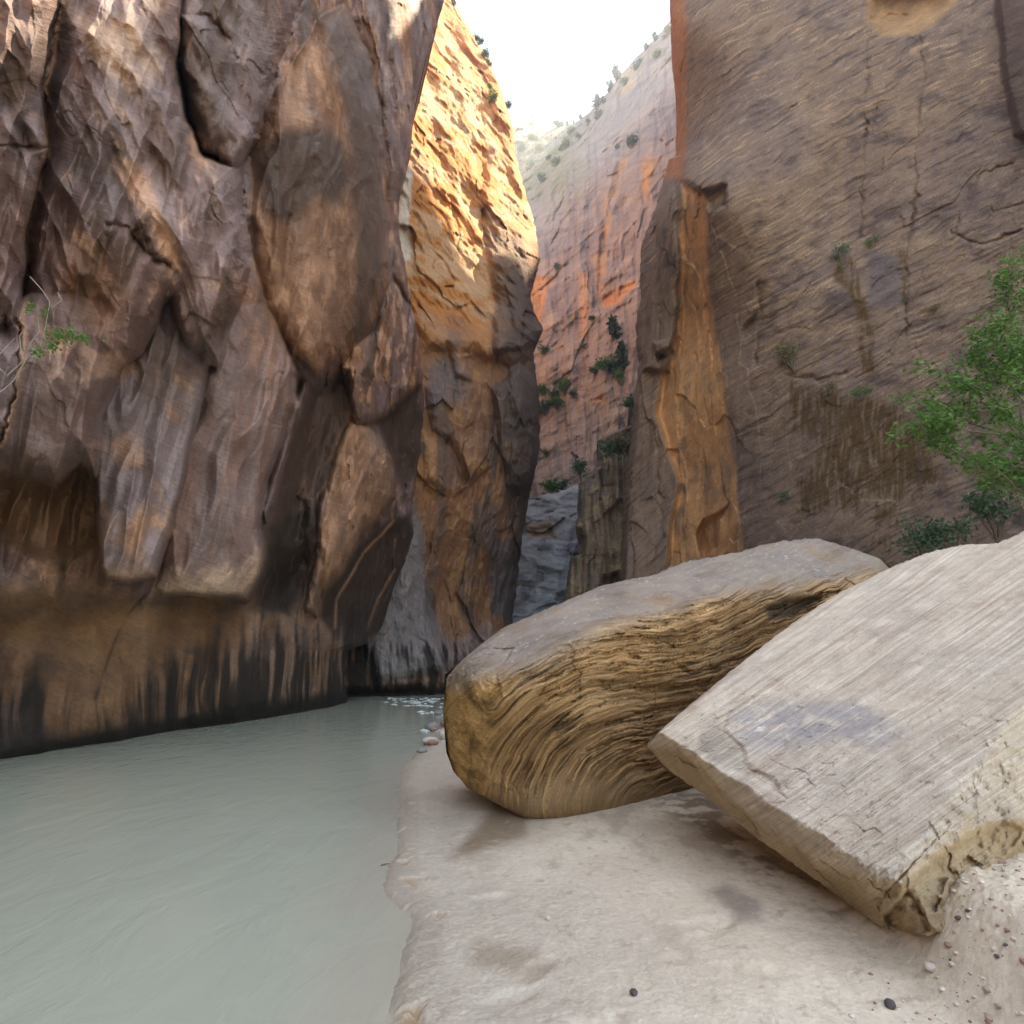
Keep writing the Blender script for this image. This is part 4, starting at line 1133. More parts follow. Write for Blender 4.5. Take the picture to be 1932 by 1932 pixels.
def B1_colour(X, Y, D, p, r, st):
    fr = B1_front(X + 14 * fbm(p * 2.2, 3), Y + 14 * fbm(p * 2.2 + 5, 3))
    rough_end = ss(990, 900, X + .15 * (Y - 1300))
    n2 = fbm(p * 2.5, 5, .6); n3 = fbm(p * 14, 3)
    top = np.repeat(np.array([[.43, .365, .31]], f32), len(X), 0)
    top = mix(top, np.array([.345, .305, .285]), .8 * ss(-.1, .3, n2)); top = mix(top, np.array([.74, .70, .64]), .8 * ss(.33, .5, n3 + .3 * n2))
    top = mix(top, np.array([.44, .29, .17]), .6 * ss(.2, .4, fbm(p * 1.1 + 4, 4)))
    q = np.stack([st * 4.2, X / 110, X * 0], -1)
    b = fbm(q, 5, .62); b2 = fbm(np.stack([st * 2, X / 120, X * 0 + 7], -1), 3)
    c = np.repeat(np.array([[.36, .24, .125]], f32), len(X), 0)
    c = mix(c, np.array([.60, .42, .23]), .9 * ss(.02, .25, b + .4 * b2)); c = mix(c, np.array([.10, .07, .04]), .85 * ss(.05, .35, -b + .35 * n2))
    c = mix(c, np.array([.44, .33, .20]), .5 * ss(0, .3, b2))
    b3 = fbm(np.stack([st * 8.5, X / 130 + Y / 170, p[:, 1] * .1], -1), 4, .55)
    c = mix(c, np.array([.70, .52, .30]), .7 * ss(.03, .10, b3) * ss(.30, .14, b3)); c = mix(c, np.array([.09, .062, .036]), .5 * np.exp(-(b3 / .07) ** 2))  # groove shade and light rims painted into the beds
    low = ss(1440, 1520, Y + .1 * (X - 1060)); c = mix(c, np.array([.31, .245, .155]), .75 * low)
    vein = np.abs(fbm(np.stack([st * 3.2, X / 120, X * 0 + 2], -1), 3))
    c = mix(c, np.array([.66, .47, .20]), .8 * ss(.035, .0, vein) * ss(1130, 980, X - .6 * (Y - 1480)) * ss(1330, 1430, Y))
    re = mix(np.repeat(np.array([[.42, .28, .12]], f32), len(X), 0), np.array([.62, .43, .21]), .85 * ss(0, .25, n2)); re = mix(re, np.array([.15, .10, .045]), .85 * ss(.05, .3, -n2))
    c = c * (1 - rough_end[:, None]) + re * rough_end[:, None]
    c = mix(c, np.array([.06, .05, .04]), .8 * mask(X, Y, R6((610, 1540), (700, 1490), (890, 1475), (870, 1515), (760, 1585), (640, 1605)), 6))  # shade in the hollow painted near black
    top = mix(top, np.array([.27, .20, .14]), .6 * ss(.05, .3, fbm(np.stack([st * 2.4, X / 140, X * 0 + 3], -1), 4, .6)))
    out = top * np.array([.76, .72, .68], f32) * (1 - fr[:, None]) + c * fr[:, None] * np.array([.90, .765, .65], f32)
    return np.concatenate([out, ((1 - fr) * .35)[:, None]], 1)


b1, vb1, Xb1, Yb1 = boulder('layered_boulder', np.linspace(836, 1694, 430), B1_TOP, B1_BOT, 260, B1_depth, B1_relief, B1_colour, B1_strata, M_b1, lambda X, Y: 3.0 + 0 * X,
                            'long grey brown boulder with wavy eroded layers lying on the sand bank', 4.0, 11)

B2_TOP = [(1222, 1402), (1245, 1378), (1290, 1340), (1350, 1290), (1420, 1233), (1500, 1172), (1580, 1120), (1650, 1085), (1700, 1062), (1760, 1040), (1820, 1027), (1870, 1027), (1900, 1018), (1932, 1002), (2000, 965), (2150, 920), (2260, 960), (2300, 1100)]
B2_BOT = [(1222, 1410), (1260, 1452), (1340, 1508), (1420, 1575), (1500, 1632), (1600, 1704), (1660, 1748), (1700, 1764), (1750, 1766), (1800, 1750), (1850, 1742), (1932, 1745), (2100, 1720), (2300, 1600)]
def plane_t(a, b, c):
    A, B, C = [at(np.array([float(q[0])]), np.array([float(q[1])]), q[2])[0] for q in (a, b, c)]
    n = np.cross(B - A, C - A)
    def f(X, Y):
        r = rays(X, Y); den = r @ n
        return ((A - np.array([0, 0, CAMZ])) @ n / den) * r[:, 1]
    return f


B2_F = [plane_t((1285, 1408, 5.7), (1686, 1664, 3.55), (1820, 1030, 7.6)),      # bedding face
        plane_t((1285, 1408, 5.7), (1686, 1664, 3.55), (1520, 1648, 4.75)),     # long end face
        plane_t((1686, 1664, 3.55), (1835, 1556, 3.93), (1745, 1764, 3.62))]    # broken end


def B2_depth(X, Y):
    d = [f(X, Y) for f in B2_F]
    d = [np.where((q > 1.5) & (q < 14), q, 1.5) * .955 for q in d]
    n = fbm(np.stack([X / 75, Y / 75, X * 0], -1), 3); n2 = fbm(np.stack([X / 20, Y / 20, X * 0 + 5], -1), 3)
    d = [d[0] + .02 * n, d[1] + .16 * n + .06 * n2, d[2] + .10 * n - .05 * n2]
    k = .07
    return smax(smax(d[0], d[1], k), d[2], k)


def B2_strata(X, Y, p):
    return (Y + .66 * (X - 1300) + 10 * fbm(p * .5, 2)) / 60


B2_EDGE = [(1222, 1408), (1280, 1408), (1330, 1442), (1370, 1500), (1420, 1540), (1480, 1580), (1560, 1625), (1640, 1655), (1685, 1668), (1720, 1640), (1830, 1556), (1932, 1540)]
B2_STEP = [(1690, 1690), (1760, 1640), (1800, 1590), (1870, 1556), (1932, 1560), (2100, 1500), (2100, 1900), (1740, 1800)]


def B2_relief(X, Y, D, p, st):
    r = np.zeros_like(X)
    q = np.stack([st * 9, X / 260, p[:, 1] * .05], -1)
    b = fbm(q, 4, .6)
    edge = np.interp(X, [a for a, _ in B2_EDGE], [c for _, c in B2_EDGE])
    top = ss(12, -12, Y - edge - 8 * fbm(p * 3, 3))
    r += top * (.014 * np.sign(b) * np.abs(b) ** .7 - .006 * np.exp(-(fbm(np.stack([st * 14, X / 420, X * 0 + 2], -1), 3) / .05) ** 2)) + .012 * fbm(p * 5, 4, .6) + .03 * fbm(p * 1.1, 3)
    # chipped hollow near the tip
    r += poly(X + 8 * fbm(p * 4, 3), Y + 8 * fbm(p * 4 + 3, 3), sc([(560, 480), (540, 560), (620, 640), (640, 720), (780, 800), (820, 880), (640, 780), (520, 740), (400, 660), (400, 580), (480, 500)], 1150.8, 1150.8, .4044), -.05, 7, 4)
    # broken stepped end at lower right
    X2, Y2 = X + 9 * fbm(p * 3.5, 3), Y + 9 * fbm(p * 3.5 + 8, 3)
    k4 = lambda *a: sc(a, 1598.3, 1470.4, .2389)
    r += poly(X2, Y2, k4((800, 370), (700, 500), (480, 680), (250, 960), (260, 1080), (420, 920), (480, 860), (560, 760), (800, 560), (1050, 430), (1200, 330), (1397, 400), (1900, 330), (1900, 900), (1397, 1300), (500, 1300), (330, 1200), (230, 1000)), -.10, 7, 3)
    r += poly(X2, Y2, k4((480, 870), (560, 960), (660, 1190), (500, 1250), (330, 1200), (280, 1080), (400, 960)), -.06, 5, 3)
    r += poly(X2, Y2, k4((800, 840), (1050, 730), (1397, 640), (1900, 640), (1900, 1300), (1100, 1300), (760, 1080)), -.10, 9, 3)
    r += poly(X2, Y2, k4((1060, 720), (1300, 520), (1397, 400), (1397, 480), (1250, 640), (1100, 760)), .04, 4, 3)
    t = Y - np.interp(X, [a for a, _ in B2_TOP], [c for _, c in B2_TOP])
    r += edge_round(t, 14, .16)
    r += .02 * fbm(p * 7, 3) * (1 - top) + .012 * fbm(p * 2.2, 3) + facets(p * 3.0 + .4 * fbm(p * 3, 2)[:, None], .05) * (1 - top) + facets(p * 9, .012)
    return r


def B2_colour(X, Y, D, p, r, st):
    n1 = fbm(p * .8, 4); n2 = fbm(p * 3.5, 5, .62); n3 = fbm(p * 13, 3)
    X2, Y2 = X + 12 * n2, Y + 12 * n1
    c = np.repeat(np.array([[.60, .535, .45]], f32), len(X), 0)
    c = mix(c, np.array([.53, .475, .42]), .7 * ss(-.1, .3, n1)); c = mix(c, np.array([.74, .675, .595]), .55 * ss(.02, .3, n2)); c = mix(c, np.array([.44, .34, .275]), .6 * ss(.1, .4, -n2 + .3 * n3))
    k = sc
    c = mix(c, np.array([.33, .325, .36]), .8 * mask(X2, Y2, sc([(560, 470), (720, 430), (1180, 430), (1280, 520), (1370, 580), (1240, 640), (1060, 600), (860, 640), (640, 650), (590, 560)], 1150.8, 1150.8, .4044), 22) * ss(-.45, .1, -n2))
    c = mix(c, np.array([.38, .345, .30]), .75 * mask(X2, Y2, sc([(400, 580), (480, 500), (540, 560), (620, 660), (640, 760), (520, 740), (400, 670)], 1150.8, 1150.8, .4044), 10))
    c = mix(c, np.array([.80, .78, .76]), .9 * ss(.12, .3, n3 + n2) * mask(X, Y, sc([(640, 540), (700, 500), (730, 540), (690, 590)], 1150.8, 1150.8, .4044), 8))
    ln = fbm(np.stack([st * 8, X / 260, X * 0 + 6], -1), 4, .65); ln2 = fbm(np.stack([st * 17, X / 200, X * 0 + 9], -1), 3, .6)
    c = mix(c, np.array([.40, .315, .255]), .6 * ss(.06, .34, ln + .25 * n2)); c = mix(c, np.array([.38, .30, .25]), .45 * ss(.12, .4, ln2)); c = mix(c, np.array([.80, .74, .66]), .5 * ss(.1, .4, -ln))
    edge = np.interp(X, [a for a, _ in B2_EDGE], [b for _, b in B2_EDGE])
    under = ss(-6, 14, Y - edge - 10 * n2)
    e = mix(np.repeat(np.array([[.44, .34, .22]], f32), len(X), 0), np.array([.53, .43, .30]), .8 * ss(-.1, .3, n2)); e = mix(e, np.array([.33, .30, .24]), .6 * ss(.1, .35, n1) * ss(1560, 1480, Y))
    c = c * (1 - under[:, None]) + e * under[:, None]
    c = mix(c, np.array([.66, .53, .37]), .6 * np.exp(-((Y - edge) / 12) ** 2) * ss(-.2, .2, n2))
    return np.concatenate([c * np.array([1.10, 1.04, .965], f32), np.zeros((len(X), 1), f32)], 1)


b2, vb2, Xb2, Yb2 = boulder('tilted_slab_boulder', np.concatenate([np.linspace(1222, 1950, 420), np.linspace(1960, 2300, 50)]), B2_TOP, B2_BOT, 330, B2_depth, B2_relief, B2_colour, B2_strata, M_b2, lambda X, Y: 1.1 + (X - 1222) / 700,
                            'pale beige tilted sandstone slab leaning in the right foreground', 5.0, 12)


# ------------------------------------------------------------------ stones
def stone_mat(name, c0, c1, rough=.75):
    m, nt, b = new_mat(name); L = nt.links.new
    tc = N(nt, 'ShaderNodeTexCoord'); n = N(nt, 'ShaderNodeTexNoise', Scale=14.0, Detail=6.0, Roughness=.65); L(tc.outputs['Object'], n.inputs['Vector'])
    cr = N(nt, 'ShaderNodeMix', data_type='RGBA'); L(n.outputs['Fac'], cr.inputs['Factor']); cr.inputs['A'].default_value = (*c0, 1); cr.inputs['B'].default_value = (*c1, 1)
    L(cr.outputs['Result'], b.inputs['Base Color']); b.inputs['Roughness'].default_value = rough
    bp = N(nt, 'ShaderNodeBump', Strength=.6, Distance=.01); L(n.outputs['Fac'], bp.inputs['Height']); L(bp.outputs[0], b.inputs['Normal'])
    return m


M_st_pale = stone_mat('stone_pale', (.52, .44, .36), (.66, .6, .53))
M_st_red = stone_mat('stone_reddish', (.26, .15, .11), (.40, .27, .20))
M_st_dark = stone_mat('stone_dark', (.05, .045, .05), (.12, .10, .10))
M_st_grey = stone_mat('stone_grey_wet', (.20, .19, .18), (.36, .35, .34), .35)


def stone_mesh(name, sx, sy, sz, seed, mat, n=14, rough=.22):
    th = np.linspace(0, math.pi, n); ph = np.linspace(0, 2 * math.pi, 2 * n, endpoint=False)
    T, P_ = np.meshgrid(th, ph, indexing='ij')
    d = np.stack([np.sin(T) * np.cos(P_), np.sin(T) * np.sin(P_), np.cos(T)], -1).reshape(-1, 3).astype(f32)
    f1, f2, c = worley(d * 1.1 + seed * 3.7)
    k = 1 + rough * fbm(d * 1.2 + seed, 3) - .3 * (f1 - .5) * rough * 2
    v = d * k[:, None] * np.array([sx, sy, sz], f32)
    f = []
    for i in range(n - 1):
        for j in range(2 * n):
            f.append((i * 2 * n + j, (i + 1) * 2 * n + j, (i + 1) * 2 * n + (j + 1) % (2 * n), i * 2 * n + (j + 1) % (2 * n)))
    return mesh_from(name, v, f, mat)


def place_stone(px, py, wpx, hpx, seed, mat, label, name='stone', group=None, sink=.25):
    g = ground_at(np.array([float(px)]), np.array([float(py)]), .05)[0]
    z = float(sand_z(np.array([g[0]]), np.array([g[1]]))[0])
    g = ground_at(np.array([float(px)]), np.array([float(py)]), max(z, 0.0))[0]
    k = g[1] * K / 966 / CP
    sx, sz = wpx * k / 2, hpx * k / 2
    o = link(name, stone_mesh(name, sx, (sx + sz) * .55, sz, seed, mat), label=label, category='stone')
    if group: o['group'] = group
    o.location = (g[0], g[1], max(z, -.02) + sz * (1 - sink)); o.rotation_euler = (0, 0, seed * 1.3)
    return o


def rz(x, y): return (1150 * 1932 / 3022 + x * .1158, 1950 * 1932 / 3022 + y * .1158)


for (zx, zy, w, h, sd, mt, lb) in [(890, 1280, 20, 17, 1, M_st_pale, 'rounded reddish stone with pale top at the water edge by the boulder'),
                                   (660, 1350, 30, 12, 2, M_st_pale, 'flat pale elongated stone lying half in the river'),
                                   (690, 1120, 24, 15, 3, M_st_grey, 'wet grey pointed stone with bluish sheen at the river edge'),
                                   (900, 1080, 16, 14, 4, M_st_red, 'small brown stone tucked against the left end of the boulder'),
                                   (520, 1500, 18, 9, 5, M_st_grey, 'low wet grey stone where sand meets water'),
                                   (800, 870, 22, 8, 6, M_st_grey, 'grey stone breaking the water surface with white foam'),
                                   (860, 660, 8, 6, 7, M_st_dark, 'dark stone in the far riffle'),
                                   (720, 1150, 14, 9, 8, M_st_red, 'small brown stone behind the flat pale stone'),
                                   (700, 1370, 22, 10, 9, M_st_red, 'brown wet stone beside the flat pale stone')]:
    a, b_ = rz(zx, zy)
    place_stone(a, b_, w, h, sd, mt, lb, group='stones along the water edge')
for (x, y, w, h, sd, mt, lb) in [(1902 - 1, 1964, 20, 17, 21, M_st_pale, 'x'), (1793, 1790, 22, 20, 22, M_st_pale, 'pale round pebble on the sand below the slab corner'), (1757, 1838, 17, 12, 23, M_st_pale, 'small pale flat pebble in front of the round pebble'),
                                 (1678, 1888, 15, 12, 24, M_st_dark, 'dark round pebble on the sand near the bottom right'), (1196, 1877, 15, 7, 25, M_st_dark, 'dark flat pebble alone near the bottom centre of the sand'),
                                 (1034, 1735, 9, 7, 26, M_st_pale, 'tiny white pebble on the open sand'), (1892, 1733, 16, 9, 27, M_st_red, 'reddish chip on the rubble right of the slab'), (1915, 1768, 22, 11, 28, M_st_red, 'larger reddish flake at the right edge of the rubble'),
                                 (1770, 1755, 14, 11, 29, M_st_pale, 'pale angular pebble touching the broken slab end'), (1785, 1770, 12, 9, 30, M_st_pale, 'small pale pebble beside the broken slab end'),
                                 (1870, 1735, 11, 8, 31, M_st_red, 'small red chip in front of the rubble hollow'), (1800, 1838, 13, 6, 32, M_st_red, 'thin reddish flake on the sand right of the flat pebble')][1:]:
    place_stone(x, y, w, h, sd, mt, lb, name='pebble', group='pebbles on the sand')

# loose gravel at the right: countless, one mass
def gravel():
    base = []
    ico = stone_mesh('g', 1, 1, .7, 3, None, 5, .4)
    vv = np.zeros(len(ico.vertices) * 3, f32); ico.vertices.foreach_get('co', vv); vv = vv.reshape(-1, 3)
    ff = np.array([p.vertices[:] for p in ico.polygons], np.int32)
    bpy.data.meshes.remove(ico)
    V, F, Cc = [], [], []
    n = 0
    r_ = np.random.RandomState(5)
    cand = np.concatenate([np.stack([r_.uniform(1560, 2100, 2600), r_.uniform(1680, 1990, 2600)], -1), np.stack([r_.uniform(780, 1700, 900), r_.uniform(1560, 1990, 900)], -1)])
    for x, y in cand:
        den = float(ss(1600, 1900, x + .2 * (y - 1800)) * ss(1690, 1760, y) * (1 - .75 * ss(1800, 1900, y)))
        if r_.rand() > den * .28 + .05: continue
        g = ground_at(np.array([x]), np.array([y]), .33)[0]
        s = (.004 + .014 * r_.rand() ** 3) * (1 if x > 1560 else .6)
        a = r_.rand() * 6.28
        R = np.array([[math.cos(a), -math.sin(a), 0], [math.sin(a), math.cos(a), 0], [0, 0, 1]])
        w = (vv * np.array([s * r_.uniform(.8, 1.6), s, s * r_.uniform(.6, 1)])) @ R.T
        V.append((w, g)); F.append(ff + n * len(vv)); n += 1
        c = [(.64, .56, .46), (.7, .64, .56), (.38, .22, .16), (.42, .33, .25), (.12, .10, .10)][r_.choice(5, p=[.34, .22, .16, .2, .08])]
        Cc.append(np.repeat(np.array([[*c, 0]], f32), len(vv), 0))
    gx = np.array([g[0] for _, g in V]); gy = np.array([g[1] for _, g in V])
    tree = ground_height(gx, gy)
    VV = np.concatenate([w + np.array([x, y, z + .002]) for (w, _), x, y, z in zip(V, gx, gy, tree)])
    me = mesh_from('gravel', VV, np.concatenate(F), M_b2, True, np.concatenate(Cc), np.zeros((len(VV), 3), f32))
    link('gravel', me, kind='stuff', label='loose pale and reddish gravel spread on the sand beside the slab', category='gravel')


def ground_height(x, y):
    """height of the built sand mesh at x, y by a ray straight down"""
    ob = bpy.data.objects['sand_bank']
    out = []
    for a, b in zip(x, y):
        ok, loc, _, _ = ob.ray_cast((a, b, 5), (0, 0, -1))
        out.append(loc[2] if ok else .2)
    return np.array(out)


bpy.context.view_layer.update()
gravel()
for o in list(COL.objects):       # settle the pebbles on the built sand
    if o.name.startswith('pebble'):
        z = ground_height([o.location.x], [o.location.y])[0]
        h = max(abs(v[2]) for v in o.bound_box)
        o.location.z = z + h * .62


# white water at the far riffle
def foam():
    m, nt, b = new_mat('foam'); b.inputs['Base Color'].default_value = (.62, .68, .67, 1); b.inputs['Roughness'].default_value = .5
    r_ = np.random.RandomState(3); V, F = [], []
    n = 0
    for i in range(70):
        px, py = r_.uniform(725, 836), r_.choice([1317, 1322, 1326, 1331]) + r_.normal() * 1.2 + .02 * 0
        if i > 50: px, py = r_.choice([822, 801, 828]) + r_.normal() * 7, r_.choice([1345, 1377, 1344]) + r_.normal() * 1.5
        g = ground_at(np.array([px]), np.array([py]), .03)[0]
        l = g[1] * .005 * r_.uniform(.2, 1.8); w = g[1] * .003 * r_.uniform(.3, 1.0)
        t = np.linspace(0, 2 * math.pi, 9)[:-1]
        ring = np.stack([l * np.cos(t) * (1 + .3 * r_.rand(8)), w * np.sin(t) * (1 + .3 * r_.rand(8)), np.zeros(8)], -1)
        v = np.concatenate([ring + g - [0, 0, .04], [g + [0, 0, .03 * r_.rand() + .01]]])
        V.append(v); F += [(n + k, n + (k + 1) % 8, n + 8) for k in range(8)]; n += 9
    me = mesh_from('river_foam', np.concatenate(V), np.array(F), m)
    link('river_foam', me, kind='stuff', label='white foam of the small riffle at the river bend', category='foam')


foam()


# ------------------------------------------------------------------ vegetation
def leaf_mat(name, c0, c1, trans=.35):
    m, nt, b = new_mat(name); L = nt.links.new
    tc = N(nt, 'ShaderNodeTexCoord'); n = N(nt, 'ShaderNodeTexNoise', Scale=1.6, Detail=6.0, Roughness=.75); L(tc.outputs['Object'], n.inputs['Vector'])
    cr = N(nt, 'ShaderNodeMix', data_type='RGBA'); L(n.outputs['Fac'], cr.inputs['Factor']); cr.inputs['A'].default_value = (*c0, 1); cr.inputs['B'].default_value = (*c1, 1)
    L(cr.outputs['Result'], b.inputs['Base Color']); b.inputs['Roughness'].default_value = .5
    tr = N(nt, 'ShaderNodeBsdfTranslucent'); L(cr.outputs['Result'], tr.inputs['Color'])
    ms = N(nt, 'ShaderNodeMixShader'); ms.inputs[0].default_value = trans
    L(b.outputs[0], ms.inputs[1]); L(tr.outputs[0], ms.inputs[2]); L(ms.outputs[0], nt.nodes['Material Output'].inputs['Surface'])
    return m


M_leaf = leaf_mat('leaf_bright', (.02, .07, .012), (.18, .37, .07))
M_leaf2 = leaf_mat('leaf_blue_green', (.06, .12, .06), (.11, .20, .11))
M_dry = leaf_mat('leaf_dry', (.12, .12, .05), (.26, .23, .11))
M_pine = leaf_mat('needles', (.025, .055, .025), (.06, .12, .055), .1)
M_sun = leaf_mat('leaf_yellow_green', (.12, .17, .04), (.24, .28, .08))
M_bark = stone_mat('bark', (.10, .075, .055), (.20, .16, .12), .9)
M_twig = stone_mat('dead_twig', (.26, .22, .18), (.42, .37, .32), .8)


def leaves(name, centers, size, mat, seed, spread=.5, aspect=.55):
    r_ = np.random.RandomState(seed); n = len(centers)
    d = r_.normal(size=(n, 3)); d[:, 2] = d[:, 2] * .6 - .1; d /= np.linalg.norm(d, axis=1)[:, None]
    u = np.cross(d, r_.normal(size=(n, 3))); u /= np.linalg.norm(u, axis=1)[:, None]
    s = size * r_.uniform(.45, 1.5, (n, 1))
    c = np.asarray(centers)
    nrm = np.cross(d, u)
    v = np.stack([c, c + d * s * .5 + u * s * aspect * .5 + nrm * s * .08, c + d * s, c + d * s * .5 - u * s * aspect * .5 + nrm * s * .08], 1).reshape(-1, 3)
    f = np.arange(4 * n).reshape(n, 4)
    return mesh_from(name, v, f, mat, False)


def tube(points, radii, sides=6):
    pts = np.array(points, float); V, F = [], []
    for i, (p, r) in enumerate(zip(pts, radii)):
        t = pts[min(i + 1, len(pts) - 1)] - pts[max(i - 1, 0)]; t /= np.linalg.norm(t) + 1e-9
        a = np.cross(t, [0.3, 1, .2]); a /= np.linalg.norm(a) + 1e-9; b = np.cross(t, a)
        for k in range(sides):
            an = 2 * math.pi * k / sides
            V.append(p + r * (a * math.cos(an) + b * math.sin(an)))
    for i in range(len(pts) - 1):
        for k in range(sides):
            F.append((i * sides + k, i * sides + (k + 1) % sides, (i + 1) * sides + (k + 1) % sides, (i + 1) * sides + k))
    return V, F


def tubes_mesh(name, lst, mat):
    V, F = [], []
    for pts, rad in lst:
        v, f = tube(pts, rad); o = len(V); V += v; F += [tuple(i + o for i in q) for q in f]
    return mesh_from(name, V, F, mat)


def thing(name, loc, label, cat, group=None):
    o = bpy.data.objects.new(name, None); COL.objects.link(o); o.location = loc; o.empty_display_size = .2
    o['label'] = label; o['category'] = cat
    if group: o['group'] = group
    return o


# box elder leaning in from the right
def box_elder():
    base = at(np.array([2150.0]), np.array([1150.0]), 11.5)[0]; base[2] = .5
    t = thing('box_elder_tree', base, 'leafy green tree reaching in from the right edge in front of the wall', 'tree')
    r_ = np.random.RandomState(12)
    trunk = [np.array([0, 0, -.4]), np.array([-.1, .1, 1.4]), np.array([-.35, .2, 3.0]), np.array([-.5, .1, 4.8]), np.array([-.4, .2, 6.4])]
    link('trunk', tubes_mesh('trunk', [(trunk, [.16, .13, .10, .07, .03])], M_bark), t)
    ends = [((1720, 800), 10.8), ((1760, 700), 11), ((1830, 610), 11.2), ((1895, 520), 11.4), ((1800, 850), 10.6), ((1880, 760), 11.0), ((1740, 760), 11.4), ((1850, 690), 12), ((1925, 620), 11.2), ((1930, 830), 10.8), ((1790, 650), 12), ((1840, 900), 11.5), ((1990, 560), 11.5), ((2050, 700), 11.5), ((1985, 450), 11.6), ((2100, 500), 12), ((2200, 650), 11.8), ((1960, 700), 11.8),
            ((1705, 825), 11.2), ((1880, 860), 11.6), ((1930, 560), 11.8), ((1900, 660), 10.9)]
    limbs, C1 = [], []
    for (px, py), d in ends:
        px = px + 45 * (px < 1870)
        e = at(np.array([float(px)]), np.array([float(py)]), d)[0] - base
        k = r_.randint(1, 4); s0 = trunk[k] + (trunk[k + 1] - trunk[k]) * r_.rand()
        if s0[2] > e[2] + .3: s0 = trunk[1]
        m1 = s0 * .6 + e * .4 + r_.normal(size=3) * .15 + [0, 0, .15]
        m2 = s0 * .25 + e * .75 + r_.normal(size=3) * .12
        limbs.append(([s0, m1, m2, e], [.05, .03, .018, .006]))
        for j in range(7):
            a = s0 * .3 + e * .7 if j % 2 else m2
            q = e + r_.normal(size=3) * np.array([.42, .35, .28])
            a = a + (e - a) * r_.rand()
            limbs.append(([a, (a + q) / 2 + r_.normal(size=3) * .05, q], [.010, .007, .003]))
            n = r_.randint(48, 88)
            tt = r_.rand(n, 1) ** .6
            C1.append(a + (q - a) * tt + r_.normal(size=(n, 3)) * .11)
    link('limbs', tubes_mesh('limbs', limbs, M_bark), t)
    link('crown', leaves('crown', np.concatenate(C1), .105, M_leaf, 4), t)


box_elder()


def bush_mesh_set(kind, seed):
    """crown and stems of a unit bush (1 m tall)"""
    r_ = np.random.RandomState(seed)
    st, C1 = [], []
    nst = 9
    for i in range(nst):
        a = r_.rand() * 6.28; l = r_.uniform(.5, 1.0)
        e = np.array([math.cos(a) * .55 * r_.rand() ** .5, math.sin(a) * .4 * r_.rand() ** .5, l])
        m = e * .5 + r_.normal(size=3) * .06
        st.append(([np.array([0, 0, -.1]), m, e], [.022, .014, .005]))
        n = 60
        tt = r_.rand(n, 1) ** .5
        C1.append((m + (e - m) * tt) + r_.normal(size=(n, 3)) * np.array([.13, .13, .09]))
    return tubes_mesh('stems', st, M_bark), leaves('foliage', np.concatenate(C1), {'leaf': .11, 'dry': .085, 'far': .16}[kind], None, seed)


BUSH = {}


def bush(px, py, d, hpx, mat, label, kind='far', seed=0, name='shrub', wide=1.0, group=None, cat='shrub', hang=False):
    p = at(np.array([float(px)]), np.array([float(py)]), d)[0]
    h = hpx * d * K / 966 * 1.05
    o = thing(name, p, label, cat, group)
    key = (kind, seed % 4, mat.name)
    if key not in BUSH:
        s, c = bush_mesh_set(kind, seed % 4 + (0 if kind == 'far' else 10)); c.materials.append(mat); BUSH[key] = (s, c)
    s, c = BUSH[key]
    o.scale = (h * wide, h * wide, h * (-.6 if hang else 1)); o.rotation_euler = (0, 0, seed * 1.7)
    link('stems', s, o); link('foliage', c, o)
    return o


def conifer_meshes(seed):
    r_ = np.random.RandomState(seed); C1 = []
    br = []
    for i in range(26):
        z = .12 + .86 * i / 26; R = .34 * (1 - z) ** .8 * r_.uniform(.5, 1.15) + .015
        a = r_.rand() * 6.28; e = np.array([math.cos(a) * R, math.sin(a) * R, z - .05 * R / .2])
        br.append(([np.array([0, 0, z]), e], [.006, .002]))
        n = 26
        tt = r_.rand(n, 1); C1.append(np.array([0, 0, z]) + (e - [0, 0, z]) * tt + r_.normal(size=(n, 3)) * .018)
    tr = tubes_mesh('trunk', [([np.array([0, 0, -.06]), np.array([.01, 0, .5]), np.array([0, 0, 1.0])], [.025, .016, .003])] + br, M_bark)
    return tr, leaves('crown', np.concatenate(C1), .12, M_pine, seed, aspect=.5)


CON = [conifer_meshes(s) for s in (31, 32, 33)]


def conifer(px, py, d, hpx, label, seed=0, wide=1.0):
    p = at(np.array([float(px)]), np.array([float(py)]), d)[0]; h = hpx * d * K / 966 * 1.1
    o = thing('pine_tree', p, label, 'tree', 'pines on the canyon rim and ledges')
    tr, cr = CON[seed % 3]
    o.scale = (h * wide, h * wide, h); o.rotation_euler = (0, 0, seed * 2.1)
    link('trunk', tr, o); link('crown', cr, o)


def surf(v, X, Y, px, py):
    i = np.argmin((X - px) ** 2 + (Y - py) ** 2)
    return float(v[i, 1])


def onC(px, py): return surf(vC, XC, YC, px, py + 2) - .6


